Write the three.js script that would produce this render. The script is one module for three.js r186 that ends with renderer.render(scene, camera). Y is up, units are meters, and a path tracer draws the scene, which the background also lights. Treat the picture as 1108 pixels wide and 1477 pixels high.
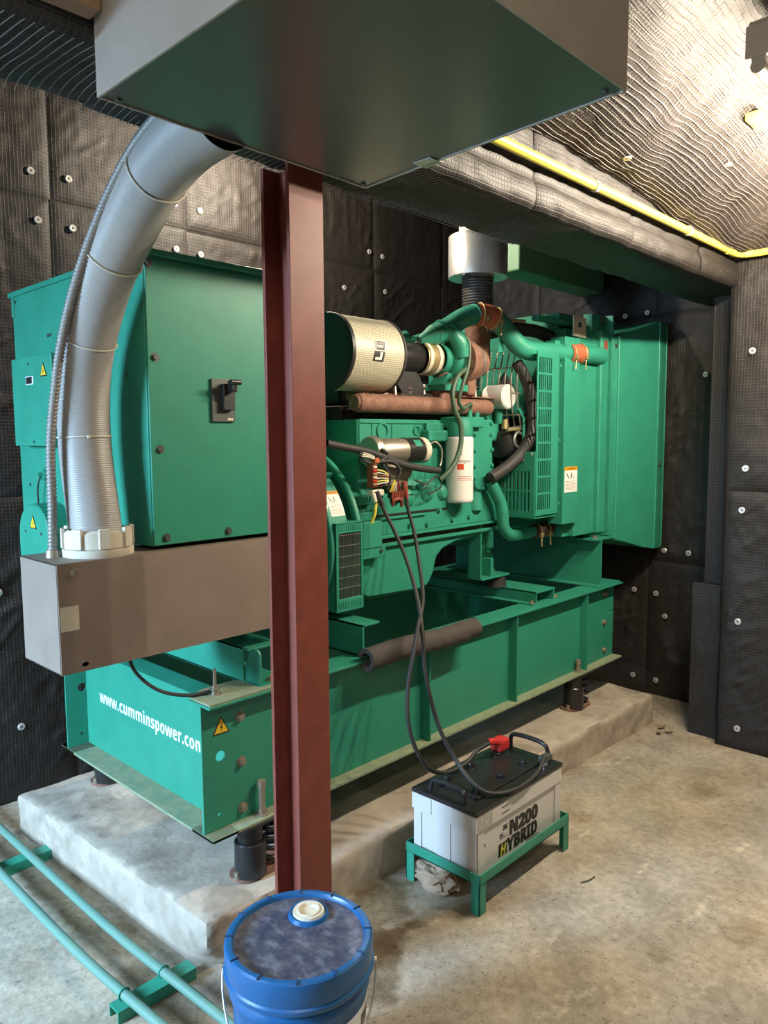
import * as THREE from 'three';
import { RoundedBoxGeometry } from 'three/addons/geometries/RoundedBoxGeometry.js';
import { mergeGeometries, toCreasedNormals } from 'three/addons/utils/BufferGeometryUtils.js';
import { RectAreaLightUniformsLib } from 'three/addons/lights/RectAreaLightUniformsLib.js';
import { createNoise2D, createNoise3D } from 'simplex-noise';

// ---------------------------------------------------------------- camera, light, exposure
const scene = new THREE.Scene();
const renderer = new THREE.WebGLRenderer({ antialias: true });
renderer.toneMapping = THREE.LinearToneMapping;
renderer.toneMappingExposure = 1.12;
renderer.shadowMap.enabled = true;
renderer.shadowMap.type = THREE.PCFSoftShadowMap;

const camera = new THREE.PerspectiveCamera(68.31, 1108 / 1477, 0.02, 40);
{
  const yaw = 0.8080004, pitch = 0.0986838, roll = -0.0058568;
  const fwd = new THREE.Vector3(Math.sin(yaw) * Math.cos(pitch), -Math.sin(pitch), -Math.cos(yaw) * Math.cos(pitch));
  const r = new THREE.Vector3().crossVectors(fwd, new THREE.Vector3(0, 1, 0)).normalize(), u = new THREE.Vector3().crossVectors(r, fwd);
  const r2 = r.clone().multiplyScalar(Math.cos(roll)).addScaledVector(u, Math.sin(roll));
  const u2 = u.clone().multiplyScalar(Math.cos(roll)).addScaledVector(r, -Math.sin(roll));
  camera.quaternion.setFromRotationMatrix(new THREE.Matrix4().makeBasis(r2, u2, fwd.clone().negate()));
  camera.position.set(0, 1.52, 0);
}
scene.background = new THREE.Color().setRGB(0.62, 0.8, 1.0);   // overcast sky outside the doorway

RectAreaLightUniformsLib.init();
const DOOR = { z0: -2.75, z1: -1.95, h: 2.15, x: -1.5 };
{ // daylight: the patch of sky seen out through the doorway, above the ground outside
  const d = new THREE.RectAreaLight(new THREE.Color().setRGB(0.58, 0.90, 1.27), 94, 2.6, 2.4);
  d.position.set(-2.9, 2.75, -2.5); d.lookAt(1.4, 0.35, -2.15); scene.add(d);
}
const LAMP_COL = new THREE.Color().setRGB(1.0, 0.86, 0.67);
const TUBE = { x0: 2.15, x1: 3.42, y: 2.452, z: -0.70, power: 4.0 };   // fluorescent tube on the ceiling at the right
const LAMP_BAY = { at: [2.25, 2.82, -2.72], power: 7.2 };   // bulb above the machine, behind the beam
const TUBE_LEFT = { x0: -0.95, x1: 0.0, y: 2.46, z: 0.35, power: 1.3 };   // second tube, behind and to the left of the camera

// ---------------------------------------------------------------- helpers
let seed = 1234567;
function rnd() { seed |= 0; seed = seed + 0x6D2B79F5 | 0; let t = Math.imul(seed ^ seed >>> 15, 1 | seed); t = t + Math.imul(t ^ t >>> 7, 61 | t) ^ t; return ((t ^ t >>> 14) >>> 0) / 4294967296; }
const N2 = createNoise2D(rnd), N3 = createNoise3D(rnd);
const V = (x, y, z) => new THREE.Vector3(x, y, z);
const smooth = (a, b, x) => { const t = Math.min(1, Math.max(0, (x - a) / (b - a))); return t * t * (3 - 2 * t); };
const lerp = (a, b, t) => a + (b - a) * t;
function fbm(x, y, o = 4) { let s = 0, a = 0.5, f = 1; for (let i = 0; i < o; i++) { s += a * N2(x * f + i * 17.3, y * f - i * 9.1); a *= 0.5; f *= 2.03; } return s; }

const taken = {};
function numbered(n) { const k = taken[n] = (taken[n] ?? -1) + 1; return k ? `${n}_${String(k).padStart(3, '0')}` : n; }
const bases = new Map();

function clean(g) { // plain non-indexed geometry: position, normal, uv in metres by box projection
  if (g.index) g = g.toNonIndexed();
  if (!g.attributes.normal) g.computeVertexNormals();
  for (const k of Object.keys(g.attributes)) if (!['position', 'normal', 'uv'].includes(k)) g.deleteAttribute(k);
  if (!g.userData.keepUV) {
    const p = g.attributes.position, n = p.count, uv = new Float32Array(n * 2);
    for (let i = 0; i < n; i += 3) {
      const ax = p.getX(i), ay = p.getY(i), az = p.getZ(i);
      const e1 = [p.getX(i + 1) - ax, p.getY(i + 1) - ay, p.getZ(i + 1) - az], e2 = [p.getX(i + 2) - ax, p.getY(i + 2) - ay, p.getZ(i + 2) - az];
      const nx = Math.abs(e1[1] * e2[2] - e1[2] * e2[1]), ny = Math.abs(e1[2] * e2[0] - e1[0] * e2[2]), nz = Math.abs(e1[0] * e2[1] - e1[1] * e2[0]);
      for (let k = 0; k < 3; k++) {
        const x = p.getX(i + k), y = p.getY(i + k), z = p.getZ(i + k);
        const [a, b] = ny >= nx && ny >= nz ? [x, z] : nx >= nz ? [z, y] : [x, y];
        uv[2 * (i + k)] = a; uv[2 * (i + k) + 1] = b;
      }
    }
    g.setAttribute('uv', new THREE.BufferAttribute(uv, 2));
  }
  return g;
}
function add(parent, name, geos, mat, extra) {
  const list = (Array.isArray(geos) ? geos : [geos]).map(clean);
  const g = list.length > 1 ? mergeGeometries(list, false) : list[0];
  const b = bases.get(parent) ?? V(0, 0, 0);
  const own = g.clone(); own.translate(-b.x, -b.y, -b.z);
  const m = new THREE.Mesh(own, mat); m.name = name; m.castShadow = true; m.receiveShadow = true;
  parent.add(m); bases.set(m, b);
  if (extra) Object.assign(m.userData, extra);
  return m;
}
function thing(name, label, category, base, group) {
  const o = new THREE.Group(); o.name = numbered(name); o.position.copy(base); scene.add(o); bases.set(o, base.clone());
  o.userData = { label, category }; if (group) o.userData.group = group;
  return o;
}
function struct(name, geos, mat, label, category) {
  const m = add(scene, name, geos, mat); m.userData = { kind: 'structure', label, category }; return m;
}
function copyOf(o, dx, dy, dz, label) {
  const c = o.clone(); c.name = numbered(o.name.replace(/_\d{3}$/, '')); c.position.add(V(dx, dy, dz)); scene.add(c);
  c.userData = { ...o.userData }; if (label) c.userData.label = label; return c;
}
// geometry
function box(x0, x1, y0, y1, z0, z1, r = 0.002) {
  const w = Math.abs(x1 - x0), h = Math.abs(y1 - y0), d = Math.abs(z1 - z0);
  const rr = Math.min(r, w * 0.45, h * 0.45, d * 0.45);
  const g = rr > 0 ? new RoundedBoxGeometry(w, h, d, 1, rr) : new THREE.BoxGeometry(w, h, d);
  g.translate((x0 + x1) / 2, (y0 + y1) / 2, (z0 + z1) / 2); return g;
}
const UP = V(0, 1, 0);
function along(g, a, b) { // geometry built on +Y from origin, moved to start at a pointing to b
  const q = new THREE.Quaternion().setFromUnitVectors(UP, b.clone().sub(a).normalize());
  g.applyQuaternion(q); g.translate(a.x, a.y, a.z); return g;
}
function cyl(a, b, r0, r1 = r0, seg = 24, open = false) {
  const h = a.distanceTo(b), g = new THREE.CylinderGeometry(r1, r0, h, seg, 1, open); g.translate(0, h / 2, 0);
  return along(g, a, b);
}
function lathe(pts, a, b, seg = 32) { // pts [r, t] with t in metres along a->b
  const g = new THREE.LatheGeometry(pts.map(([r, t]) => new THREE.Vector2(Math.max(r, 0.0001), t)), seg);
  return toCreasedNormals(along(g, a, b), 0.6);
}
function tube(pts, r, seg = 10, n, closed = false, tension = 0.5) {
  const c = new THREE.CatmullRomCurve3(pts, closed, 'centripetal', tension);
  return new THREE.TubeGeometry(c, n ?? Math.max(8, pts.length * 6), r, seg, closed);
}
function capped(pts, r, seg = 12, n) { // tube with end caps
  const g = [tube(pts, r, seg, n)], L = pts.length;
  const d0 = pts[0].clone().sub(pts[1]).normalize(), d1 = pts[L - 1].clone().sub(pts[L - 2]).normalize();
  g.push(cyl(pts[0].clone().addScaledVector(d0, -0.001), pts[0].clone().addScaledVector(d0, 0.0005), r, r, seg), cyl(pts[L - 1].clone().addScaledVector(d1, -0.001), pts[L - 1].clone().addScaledVector(d1, 0.0005), r, r, seg));
  return g;
}
function prism(poly, axis, a0, a1, bevel = 0, holes = []) { // poly in the two other axes: z-axis (x,y); x-axis (z,y); y-axis (x,z)
  const s = new THREE.Shape(poly.map(([u, v]) => new THREE.Vector2(u, v)));
  for (const h of holes) s.holes.push(new THREE.Path(h.map(([u, v]) => new THREE.Vector2(u, v))));
  const d = a1 - a0, g = new THREE.ExtrudeGeometry(s, { depth: Math.abs(d) - 2 * bevel, bevelEnabled: bevel > 0, bevelSize: bevel, bevelThickness: bevel, bevelOffset: -bevel, bevelSegments: 1, curveSegments: 10 });
  g.translate(0, 0, Math.min(a0, a1) + bevel);
  if (axis === 'x') { const p = g.attributes.position; for (let i = 0; i < p.count; i++) { const u = p.getX(i), v = p.getY(i), w = p.getZ(i); p.setXYZ(i, w, v, u); } flip(g); g.deleteAttribute('normal'); g.computeVertexNormals(); }
  if (axis === 'y') { const p = g.attributes.position; for (let i = 0; i < p.count; i++) { const u = p.getX(i), v = p.getY(i), w = p.getZ(i); p.setXYZ(i, u, w, v); } flip(g); g.deleteAttribute('normal'); g.computeVertexNormals(); }
  return g;
}
function flip(g) { const p = g.attributes.position; for (let i = 0; i < p.count; i += 3) { const a = [p.getX(i), p.getY(i), p.getZ(i)]; p.setXYZ(i, p.getX(i + 2), p.getY(i + 2), p.getZ(i + 2)); p.setXYZ(i + 2, ...a); } }
function rectHole(x0, x1, y0, y1) { return [[x0, y0], [x0, y1], [x1, y1], [x1, y0]]; }
function hex(a, dir, r, h, washer = true) { // bolt head sitting at a, pointing along dir
  const d = dir.clone().normalize(), g = [];
  if (washer) g.push(cyl(a, a.clone().addScaledVector(d, h * 0.22), r * 1.5, r * 1.5, 14));
  g.push(cyl(a, a.clone().addScaledVector(d, h), r, r * 0.96, 6));
  return g;
}
function quad(p00, p10, p11, p01) { // a flat print with its own 0..1 uv
  const g = new THREE.BufferGeometry();
  g.setAttribute('position', new THREE.Float32BufferAttribute([p00, p10, p11, p00, p11, p01].flatMap((p) => p.toArray()), 3));
  g.setAttribute('uv', new THREE.Float32BufferAttribute([0, 0, 1, 0, 1, 1, 0, 0, 1, 1, 0, 1], 2));
  g.computeVertexNormals(); g.userData.keepUV = true; return g;
}
function patch(nu, nv, f) { // grid surface, uv from f -> [x,y,z,u,v]
  const P = [], U = [], I = [];
  for (let j = 0; j <= nv; j++) for (let i = 0; i <= nu; i++) { const q = f(i / nu, j / nv); P.push(q[0], q[1], q[2]); U.push(q[3], q[4]); }
  for (let j = 0; j < nv; j++) for (let i = 0; i < nu; i++) { const a = j * (nu + 1) + i, b = a + 1, c = a + nu + 1, d = c + 1; I.push(a, b, d, a, d, c); }
  const g = new THREE.BufferGeometry(); g.setAttribute('position', new THREE.Float32BufferAttribute(P, 3)); g.setAttribute('uv', new THREE.Float32BufferAttribute(U, 2)); g.setIndex(I); g.computeVertexNormals();
  const n = g.toNonIndexed(); n.userData.keepUV = true; return n;
}
// thin wires: three-sided strands along a function of t
function strand(f, n, r, P, Nn) {
  const ring = [];
  for (let i = 0; i <= n; i++) {
    const p = f(i / n), q = f(Math.min(1, i / n + 0.002)), o = f(Math.max(0, i / n - 0.002)), t = V(q[0] - o[0], q[1] - o[1], q[2] - o[2]).normalize();
    const a = Math.abs(t.y) > 0.9 ? V(1, 0, 0) : V(0, 1, 0), s = V().crossVectors(t, a).normalize(), u = V().crossVectors(s, t);
    ring.push([0, 1, 2].map((k) => { const w = k * 2.0944 + 0.5; const d = s.clone().multiplyScalar(Math.cos(w)).addScaledVector(u, Math.sin(w)); return [V(...p).addScaledVector(d, r), d]; }));
  }
  for (let i = 0; i < n; i++) for (let k = 0; k < 3; k++) {
    const a = ring[i][k], b = ring[i][(k + 1) % 3], c = ring[i + 1][k], d = ring[i + 1][(k + 1) % 3];
    for (const v of [a, c, d, a, d, b]) { P.push(v[0].x, v[0].y, v[0].z); Nn.push(v[1].x, v[1].y, v[1].z); }
  }
}
function strandsGeo(P, Nn) { const g = new THREE.BufferGeometry(); g.setAttribute('position', new THREE.Float32BufferAttribute(P, 3)); g.setAttribute('normal', new THREE.Float32BufferAttribute(Nn, 3)); return g; }

// ---------------------------------------------------------------- textures and materials
function dataTex(n, f, srgb = true) { // f(u,v) -> [r,g,b] 0..1, or a number
  const d = new Uint8Array(n * n * 4);
  for (let j = 0; j < n; j++) for (let i = 0; i < n; i++) {
    let c = f(i / n, j / n); if (typeof c === 'number') c = [c, c, c];
    const k = 4 * (j * n + i); for (let q = 0; q < 3; q++) d[k + q] = Math.max(0, Math.min(255, Math.round(c[q] * 255))); d[k + 3] = 255;
  }
  const t = new THREE.DataTexture(d, n, n, THREE.RGBAFormat); t.wrapS = t.wrapT = THREE.RepeatWrapping; t.magFilter = THREE.LinearFilter; t.minFilter = THREE.LinearMipmapLinearFilter; t.generateMipmaps = true;
  if (srgb) t.colorSpace = THREE.SRGBColorSpace; t.needsUpdate = true; return t;
}
function rep(t, size) { t.repeat.set(1 / size, 1 / size); return t; }
// tileable noise: 4D-ish blend of two shifted samples
function tnoise(u, v, s, o = 4) {
  const a = (x, y) => fbm(x * s, y * s, o), wu = smooth(0, 1, u), wv = smooth(0, 1, v);
  return lerp(lerp(a(u, v), a(u - 1, v), u), lerp(a(u, v - 1), a(u - 1, v - 1), u), v);
}
const mats = {};
const std = (o) => new THREE.MeshStandardMaterial(o), phy = (o) => new THREE.MeshPhysicalMaterial(o);
const lin = (r, g, b) => new THREE.Color().setRGB(r, g, b);

const concreteTex = 0 && rep(dataTex(1024, (u, v) => {
  const big = tnoise(u, v, 3, 4), mid = tnoise(u + 0.37, v, 11, 4), fine = tnoise(u, v + 0.21, 60, 3), sp = tnoise(u, v, 140, 2);
  let k = 0.63 + big * 0.16 + mid * 0.10 + fine * 0.07 + (sp > 0.42 ? 0.07 : sp < -0.45 ? -0.08 : 0);
  const warm = 0.02 + 0.03 * tnoise(u + 0.6, v + 0.1, 5, 3);
  return [k + warm, k, k - warm * 1.4 - 0.02];
}), 2.3);
const concreteBump = rep(dataTex(512, (u, v) => 0.5 + 0.35 * tnoise(u, v, 6, 4) + 0.25 * tnoise(u, v, 40, 3), false), 1.1);
mats.floor = std({ color: lin(0.97, 0.88, 0.76), roughness: 0.82, bumpMap: concreteBump, bumpScale: 0.004 });
const padTex = rep(dataTex(768, (u, v) => {
  const big = tnoise(u, v + 0.5, 4, 4), mid = tnoise(u + 0.2, v, 16, 4), sp = tnoise(u, v, 120, 2);
  let k = 0.72 + big * 0.10 + mid * 0.08 + (sp > 0.4 ? 0.06 : sp < -0.42 ? -0.1 : 0);
  const st = smooth(0.12, 0.4, tnoise(u + 0.4, v + 0.8, 5, 5)); k -= st * 0.07;
  return [k + 0.025, k, k - 0.045];
}), 1.3);
mats.pad = std({ map: padTex, color: lin(0.80, 0.74, 0.675), roughness: 0.9, bumpMap: concreteBump, bumpScale: 0.0025 });
// black reinforced foil cloth with a woven square net
const netTex = rep(dataTex(512, (u, v) => {
  const c = 8, a = Math.abs(((u * c) % 1) - 0.5), b = Math.abs(((v * c) % 1) - 0.5), yarn = Math.max(smooth(0.36, 0.44, a), smooth(0.38, 0.45, b));
  const k = 0.20 + tnoise(u, v, 3, 3) * 0.05 + yarn * 0.13; return [k * 1.06, k * 0.99, k * 0.95];
}), 0.115);
const netBump = rep(dataTex(256, (u, v) => {
  const c = 8, a = Math.abs(((u * c) % 1) - 0.5), b = Math.abs(((v * c) % 1) - 0.5); return 0.2 + 0.7 * Math.max(smooth(0.34, 0.46, a), smooth(0.34, 0.46, b));
}, false), 0.115);
mats.cloth = std({ map: netTex, color: lin(0.27, 0.235, 0.21), roughness: 0.6, bumpMap: netBump, bumpScale: 0.0012, side: THREE.DoubleSide });
mats.yarn = std({ color: lin(0.15, 0.125, 0.115), roughness: 0.5 });
mats.masonry = std({ color: lin(0.10, 0.09, 0.085), roughness: 0.95 });
mats.washer = std({ color: lin(0.62, 0.6, 0.58), roughness: 0.35, metalness: 0.5 });
mats.pin = std({ color: lin(0.25, 0.24, 0.23), roughness: 0.4, metalness: 0.6 });

const paintTex = rep(dataTex(512, (u, v) => { const k = 0.93 + tnoise(u, v, 5, 4) * 0.07 + tnoise(u, v, 40, 2) * 0.03; return [k, k, k]; }), 0.9);
mats.green = phy({ map: paintTex, color: lin(0.036, 0.305, 0.20), roughness: 0.45, specularIntensity: 0.7, clearcoat: 0.15, clearcoatRoughness: 0.15 });
const dustTex = rep(dataTex(512, (u, v) => {
  const d = 0.72 + 0.45 * tnoise(u, v, 9, 4); const g = [0.26, 0.46, 0.37], t = [0.62, 0.60, 0.48]; return g.map((x, i) => lerp(x, t[i], d));
}), 0.7);
mats.dusty = std({ map: dustTex, color: lin(1, 1, 1), roughness: 0.85 });
mats.steel = std({ color: lin(0.42, 0.37, 0.30), roughness: 0.4, metalness: 0.75 });
mats.bolt = std({ color: lin(0.36, 0.30, 0.22), roughness: 0.5, metalness: 0.6 });
mats.darkbolt = std({ color: lin(0.10, 0.11, 0.10), roughness: 0.45, metalness: 0.5 });
mats.black = std({ color: lin(0.018, 0.017, 0.017), roughness: 0.45 });
mats.blackgloss = std({ color: lin(0.02, 0.019, 0.019), roughness: 0.28 });
mats.rubber = std({ color: lin(0.03, 0.028, 0.026), roughness: 0.62 });
const rustTex = rep(dataTex(512, (u, v) => { const a = tnoise(u, v, 9, 5), b = tnoise(u + 0.3, v, 30, 3); return [0.55 + a * 0.12 + b * 0.08, 0.43 + a * 0.13 + b * 0.07, 0.37 + a * 0.12 + b * 0.06]; }), 0.5);
mats.rubber2 = std({ color: lin(0.03, 0.028, 0.026), roughness: 0.55, side: THREE.DoubleSide });
mats.olive = std({ color: lin(0.06, 0.11, 0.065), roughness: 0.5 });
mats.castiron = std({ map: rustTex, color: lin(0.88, 0.76, 0.70), roughness: 0.75, metalness: 0.15 });
mats.darkiron = std({ map: rustTex, color: lin(0.16, 0.14, 0.13), roughness: 0.7, metalness: 0.2 });
mats.zinc = std({ color: lin(0.60, 0.58, 0.55), roughness: 0.28, metalness: 0.85 });
mats.cream = std({ color: lin(0.62, 0.57, 0.45), roughness: 0.5 });
mats.orange = std({ color: lin(0.42, 0.11, 0.045), roughness: 0.6 });
mats.brass = std({ color: lin(0.42, 0.33, 0.16), roughness: 0.45, metalness: 0.6 });
mats.white = std({ color: lin(0.74, 0.73, 0.70), roughness: 0.35 });
mats.yellowprint = std({ color: lin(0.78, 0.52, 0.03), roughness: 0.5 });
mats.red = std({ color: lin(0.55, 0.03, 0.025), roughness: 0.4 });
mats.redbrown = std({ color: lin(0.25, 0.05, 0.03), roughness: 0.5 });
const maroonTex = rep(dataTex(512, (u, v) => { const a = tnoise(u, v, 6, 4), b = tnoise(u + 0.2, v, 40, 3); return [0.52 + a * 0.06 + b * 0.05, 0.29 + a * 0.05 + b * 0.04, 0.24 + a * 0.045 + b * 0.04]; }), 0.6);
mats.maroon = std({ map: maroonTex, color: lin(0.85, 0.66, 0.62), roughness: 0.5, metalness: 0 });
mats.tanpaint = std({ map: paintTex, color: lin(0.27, 0.21, 0.168), roughness: 0.6 });
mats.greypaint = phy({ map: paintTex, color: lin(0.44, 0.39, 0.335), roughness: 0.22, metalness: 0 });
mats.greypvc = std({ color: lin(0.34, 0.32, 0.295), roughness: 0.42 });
mats.shadedgrey = std({ color: lin(0.15, 0.148, 0.14), roughness: 0.28, metalness: 0.55 });  // hood underside: dark glossy grey with the shade put into the colour
mats.galv = std({ color: lin(0.27, 0.255, 0.23), roughness: 0.5, metalness: 0.4 });
mats.yellow = std({ color: lin(0.80, 0.68, 0.10), roughness: 0.38 });

function canvasTex(w, h, draw) {
  const c = document.createElement('canvas'); c.width = w; c.height = h; const x = c.getContext('2d'); draw(x, w, h);
  const t = new THREE.CanvasTexture(c); t.colorSpace = THREE.SRGBColorSpace; return t;
}
const printMat = (t, o = {}) => std({ map: t, roughness: 0.45, ...o });
// ---------------------------------------------------------------- the room
const SEAM = (k) => 1.39 + 0.64 * k;
{ // floor: cast concrete with patches, scuffs and a damp stain by the plinth
  const S = 4.6, X0 = 0, Z0 = -3.4;
  const t = dataTex(1536, (u, v) => {
    const x = X0 + u * S, z = Z0 + v * S;
    const big = fbm(x * 0.9, z * 0.9, 3), mid = fbm(x * 3.4 + 5, z * 3.4, 3), fine = fbm(x * 22, z * 22 + 3, 2), sp = N2(x * 75, z * 75), sp2 = N2(x * 31 + 9, z * 31);
    let k = 0.61 + big * 0.085 + mid * 0.10 + fine * 0.075 + (sp > 0.66 ? 0.05 : sp < -0.74 ? -0.09 : 0) + (sp2 < -0.82 ? -0.12 : 0);
    const scuff = smooth(0.45, 0.75, fbm(x * 1.6 + 30, z * 6.5, 3) + 0.25 * fine); k += scuff * 0.09;
    const e = (cx, cz, rx, rz) => Math.hypot((x - cx) / rx, (z - cz) / rz) + fbm(x * 5, z * 5, 3) * 0.55;
    let damp = 1 - smooth(0.75, 1.05, e(1.36, -1.50, 0.30, 0.17)); damp = Math.max(damp, 1 - smooth(0.7, 1.05, e(1.62, -1.62, 0.26, 0.11)), 0.7 * (1 - smooth(0.6, 1.1, e(0.96, -1.7, 0.08, 0.35))), 0.75 * (1 - smooth(0.7, 1.05, e(0.99, -2.5, 0.07, 0.7))));
    for (const [cx, cz, r] of [[2.06, -0.86, 0.05], [3.2, -1.15, 0.09], [2.62, -1.42, 0.07], [2.35, -0.72, 0.1]]) damp = Math.max(damp, 0.35 * (1 - smooth(0.5, 1.1, e(cx, cz, r, r * 0.8))));
    k -= damp * 0.20;
    const w = 0.018 + 0.028 * fbm(x * 1.3 + 40, z * 1.3, 3) + damp * 0.03;
    return [k + w, k + 0.002, k - w * 1.35 - 0.012];
  });
  t.repeat.set(1 / S, 1 / S); t.offset.set(-X0 / S, -Z0 / S);
  mats.floor.map = t;
  const g = patch(220, 150, (a, b) => { const x = lerp(-1.65, 4.5, a), z = lerp(1.7, -3.4, b); return [x, 0.002 * fbm(x * 1.5, z * 1.5, 3), z, x, z]; });
  const f = struct('floor', [g, box(-1.65, 4.5, -0.2, -0.012, -3.4, 1.7, 0)], mats.floor, 'worn concrete floor with scuffs and damp stains', 'floor');
  f.castShadow = false;
}
function washerAt(parent, p, n) {
  const w = add(parent, 'washer', lathe([[0.005, 0.003], [0.0125, 0.0035], [0.0155, 0.001], [0.0155, -0.002]], p, p.clone().add(n), 18), mats.washer);
  add(w, 'pin', cyl(p, p.clone().addScaledVector(n, 0.0045), 0.0038, 0.003, 10), mats.pin);
}
// padded cloth sheets hung on a wall; at(u, v, d) gives the point d metres out from the wall
function sheets(parent, at, us, vs, sd, name = 'cloth_sheet', amp = 1, matOf = () => mats.cloth) {
  for (let i = 0; i + 1 < us.length; i++) for (let j = 0; j + 1 < vs.length; j++) {
    const u0 = us[i] - 0.004, u1 = us[i + 1] + 0.004, v0 = vs[j] - 0.004, v1 = vs[j + 1] + 0.004, off = ((i + j) % 2) * 0.004, s = sd + i * 13.7 + j * 5.3;
    const nu = Math.max(8, Math.min(60, Math.round((u1 - u0) / 0.016))), nv = Math.max(8, Math.min(90, Math.round((v1 - v0) / 0.016)));
    add(parent, name, patch(nu, nv, (a, b) => {
      const u = lerp(u0, u1, a), v = lerp(v0, v1, b), e = Math.min(a * (u1 - u0), (1 - a) * (u1 - u0), b * (v1 - v0), (1 - b) * (v1 - v0));
      const q = u * 0.8 + v * 0.6, w = v * 0.8 - u * 0.6;
      const r1 = Math.pow(Math.max(0, 1 - Math.abs(N2(q * 1.1 + s, w * 4.5)) * 2.2), 3), r2 = Math.pow(Math.max(0, 1 - Math.abs(N2(w * 1.4 + s * 2, q * 6.5)) * 2.6), 3), r3 = Math.pow(Math.max(0, 1 - Math.abs(N2(u * 7 + s, v * 1.6)) * 2.4), 3);
      const d = 0.018 + off + amp * (0.012 * fbm(u * 1.7 + s, v * 1.7, 3) + (0.008 * r1 + 0.006 * r2 + 0.006 * r3) * smooth(-0.3, 0.4, N2(u * 1.2 - s, v * 1.2)) + 0.0025 * N2(u * 14, v * 14 + s)) * smooth(0, 0.06, e) - 0.011 * Math.exp(-e / 0.018);
      const p = at(u, v, d); return [...p, u, v];
    }), matOf(i, j));
  }
}
{ // back wall
  const m = struct('wall_back', box(-1.65, 4.6, -0.05, 3.05, -3.4, -3.262, 0), mats.masonry, 'back wall hung with black netted insulation cloth behind the green generator', 'wall');
  const us = [-1.5, -0.6, SEAM(-2), SEAM(-1), SEAM(0), SEAM(1), SEAM(2), SEAM(3), SEAM(4), 4.25];
  sheets(m, (u, v, d) => [u, v, -3.25 + d], us, [0, 1.28, 2.505, 2.96], 3);
  for (const [x, y] of [[1.312, 2.602], [1.467, 2.606], [1.332, 2.413], [1.476, 2.407], [1.967, 2.61], [2.105, 2.607], [1.97, 2.406], [2.102, 2.403], [3.258, 2.61], [3.37, 2.6], [3.052, 2.375], [3.392, 2.396], [2.62, 2.61], [2.74, 2.6], [1.16, 0.32], [1.1, 0.9], [1.24, 1.36]])
    washerAt(m, V(x, y, -3.221), V(0, 0, 1));
}
{ // end wall on the right
  const m = struct('wall_right', box(3.745, 4.28, -0.05, 3.05, -1.29, 1.75, 0), mats.masonry, 'end wall wrapped in black netted cloth beside the radiator recess', 'wall');
  sheets(m, (u, v, d) => [3.742 - d, v, u], [-1.302, -0.72, -0.08, 0.56, 1.62], [0, 1.26, 2.6], 31);
  add(m, 'corner_fold', patch(4, 120, (a, b) => { const v = b * 2.4; return [lerp(3.722, 4.2, a), v, -1.302 - 0.006 - 0.006 * fbm(v * 3, 4.4, 3), a * 0.4, v]; }), mats.cloth);
  for (const [y, z] of [[1.905, -1.205], [1.365, -1.214], [1.169, -1.222], [0.635, -1.22], [0.113, -1.203]]) washerAt(m, V(3.712, y, z), V(-1, 0, 0));
}
{ // wall at the back of the radiator recess
  const m = struct('wall_recess', box(4.235, 4.6, -0.05, 3.05, -3.4, -1.29, 0), mats.masonry, 'recessed wall in black cloth behind the radiator duct', 'wall');
  sheets(m, (u, v, d) => [4.232 - d, v, u], [-3.24, -2.66, -1.9, -1.3], [0, 0.8, 2.2, 2.96], 57, 'cloth_sheet', 1.4);
  for (const [y, z] of [[2.211, -2.069], [2.215, -1.936], [1.849, -1.598], [0.866, -1.797], [0.864, -1.658], [0.616, -1.97], [0.61, -1.838], [0.484, -1.781], [0.486, -1.549], [0.1, -1.964], [0.097, -1.823]]) washerAt(m, V(4.2, y, z), V(-1, 0, 0));
  // low block wrapped in cloth at the corner
  const b = struct('trim_2', box(3.80, 4.21, 0, 0.775, -1.455, -1.30, 0.004), mats.cloth, 'low block wrapped in black cloth in the corner of the recess', 'trim');
  add(b, 'cloth_sheet', patch(14, 50, (a, c) => { const z = lerp(-1.468, -1.30, a), y = c * 0.785; return [3.79 - 0.006 * fbm(z * 6, y * 3, 3), y, z, z, y]; }), mats.cloth);
  struct('trim_3', box(3.87, 4.21, 0.775, 2.21, -1.445, -1.30, 0.004), mats.cloth, 'tall black-lined pier in the corner of the recess above the low block', 'trim');
}
{ // wall on the left with the doorway the daylight comes through, and the wall behind the camera
  const hole = [[DOOR.z0, 0.0], [DOOR.z0, DOOR.h], [DOOR.z1, DOOR.h], [DOOR.z1, 0.0]];
  const g = [box(-1.65, -1.5, 0, 3.05, -3.4, DOOR.z0, 0), box(-1.65, -1.5, DOOR.h, 3.05, DOOR.z0, DOOR.z1, 0), box(-1.65, -1.5, 0, 3.05, DOOR.z1, 1.75, 0)];
  struct('wall_left', g, mats.masonry, 'dark wall with the open doorway letting in daylight', 'wall');
  struct('wall_front', box(-1.65, 4.28, -0.05, 3.05, 1.62, 1.78, 0), mats.masonry, 'dark wall facing the generator', 'wall');
  const d = struct('door_1', [box(-1.66, -1.49, 0, DOOR.h, DOOR.z0 - 0.05, DOOR.z0, 0.004), box(-1.66, -1.49, 0, DOOR.h, DOOR.z1, DOOR.z1 + 0.05, 0.004), box(-1.66, -1.49, DOOR.h, DOOR.h + 0.05, DOOR.z0 - 0.05, DOOR.z1 + 0.05, 0.004)], mats.greypaint, 'open doorway with a grey frame', 'door');
}
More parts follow.
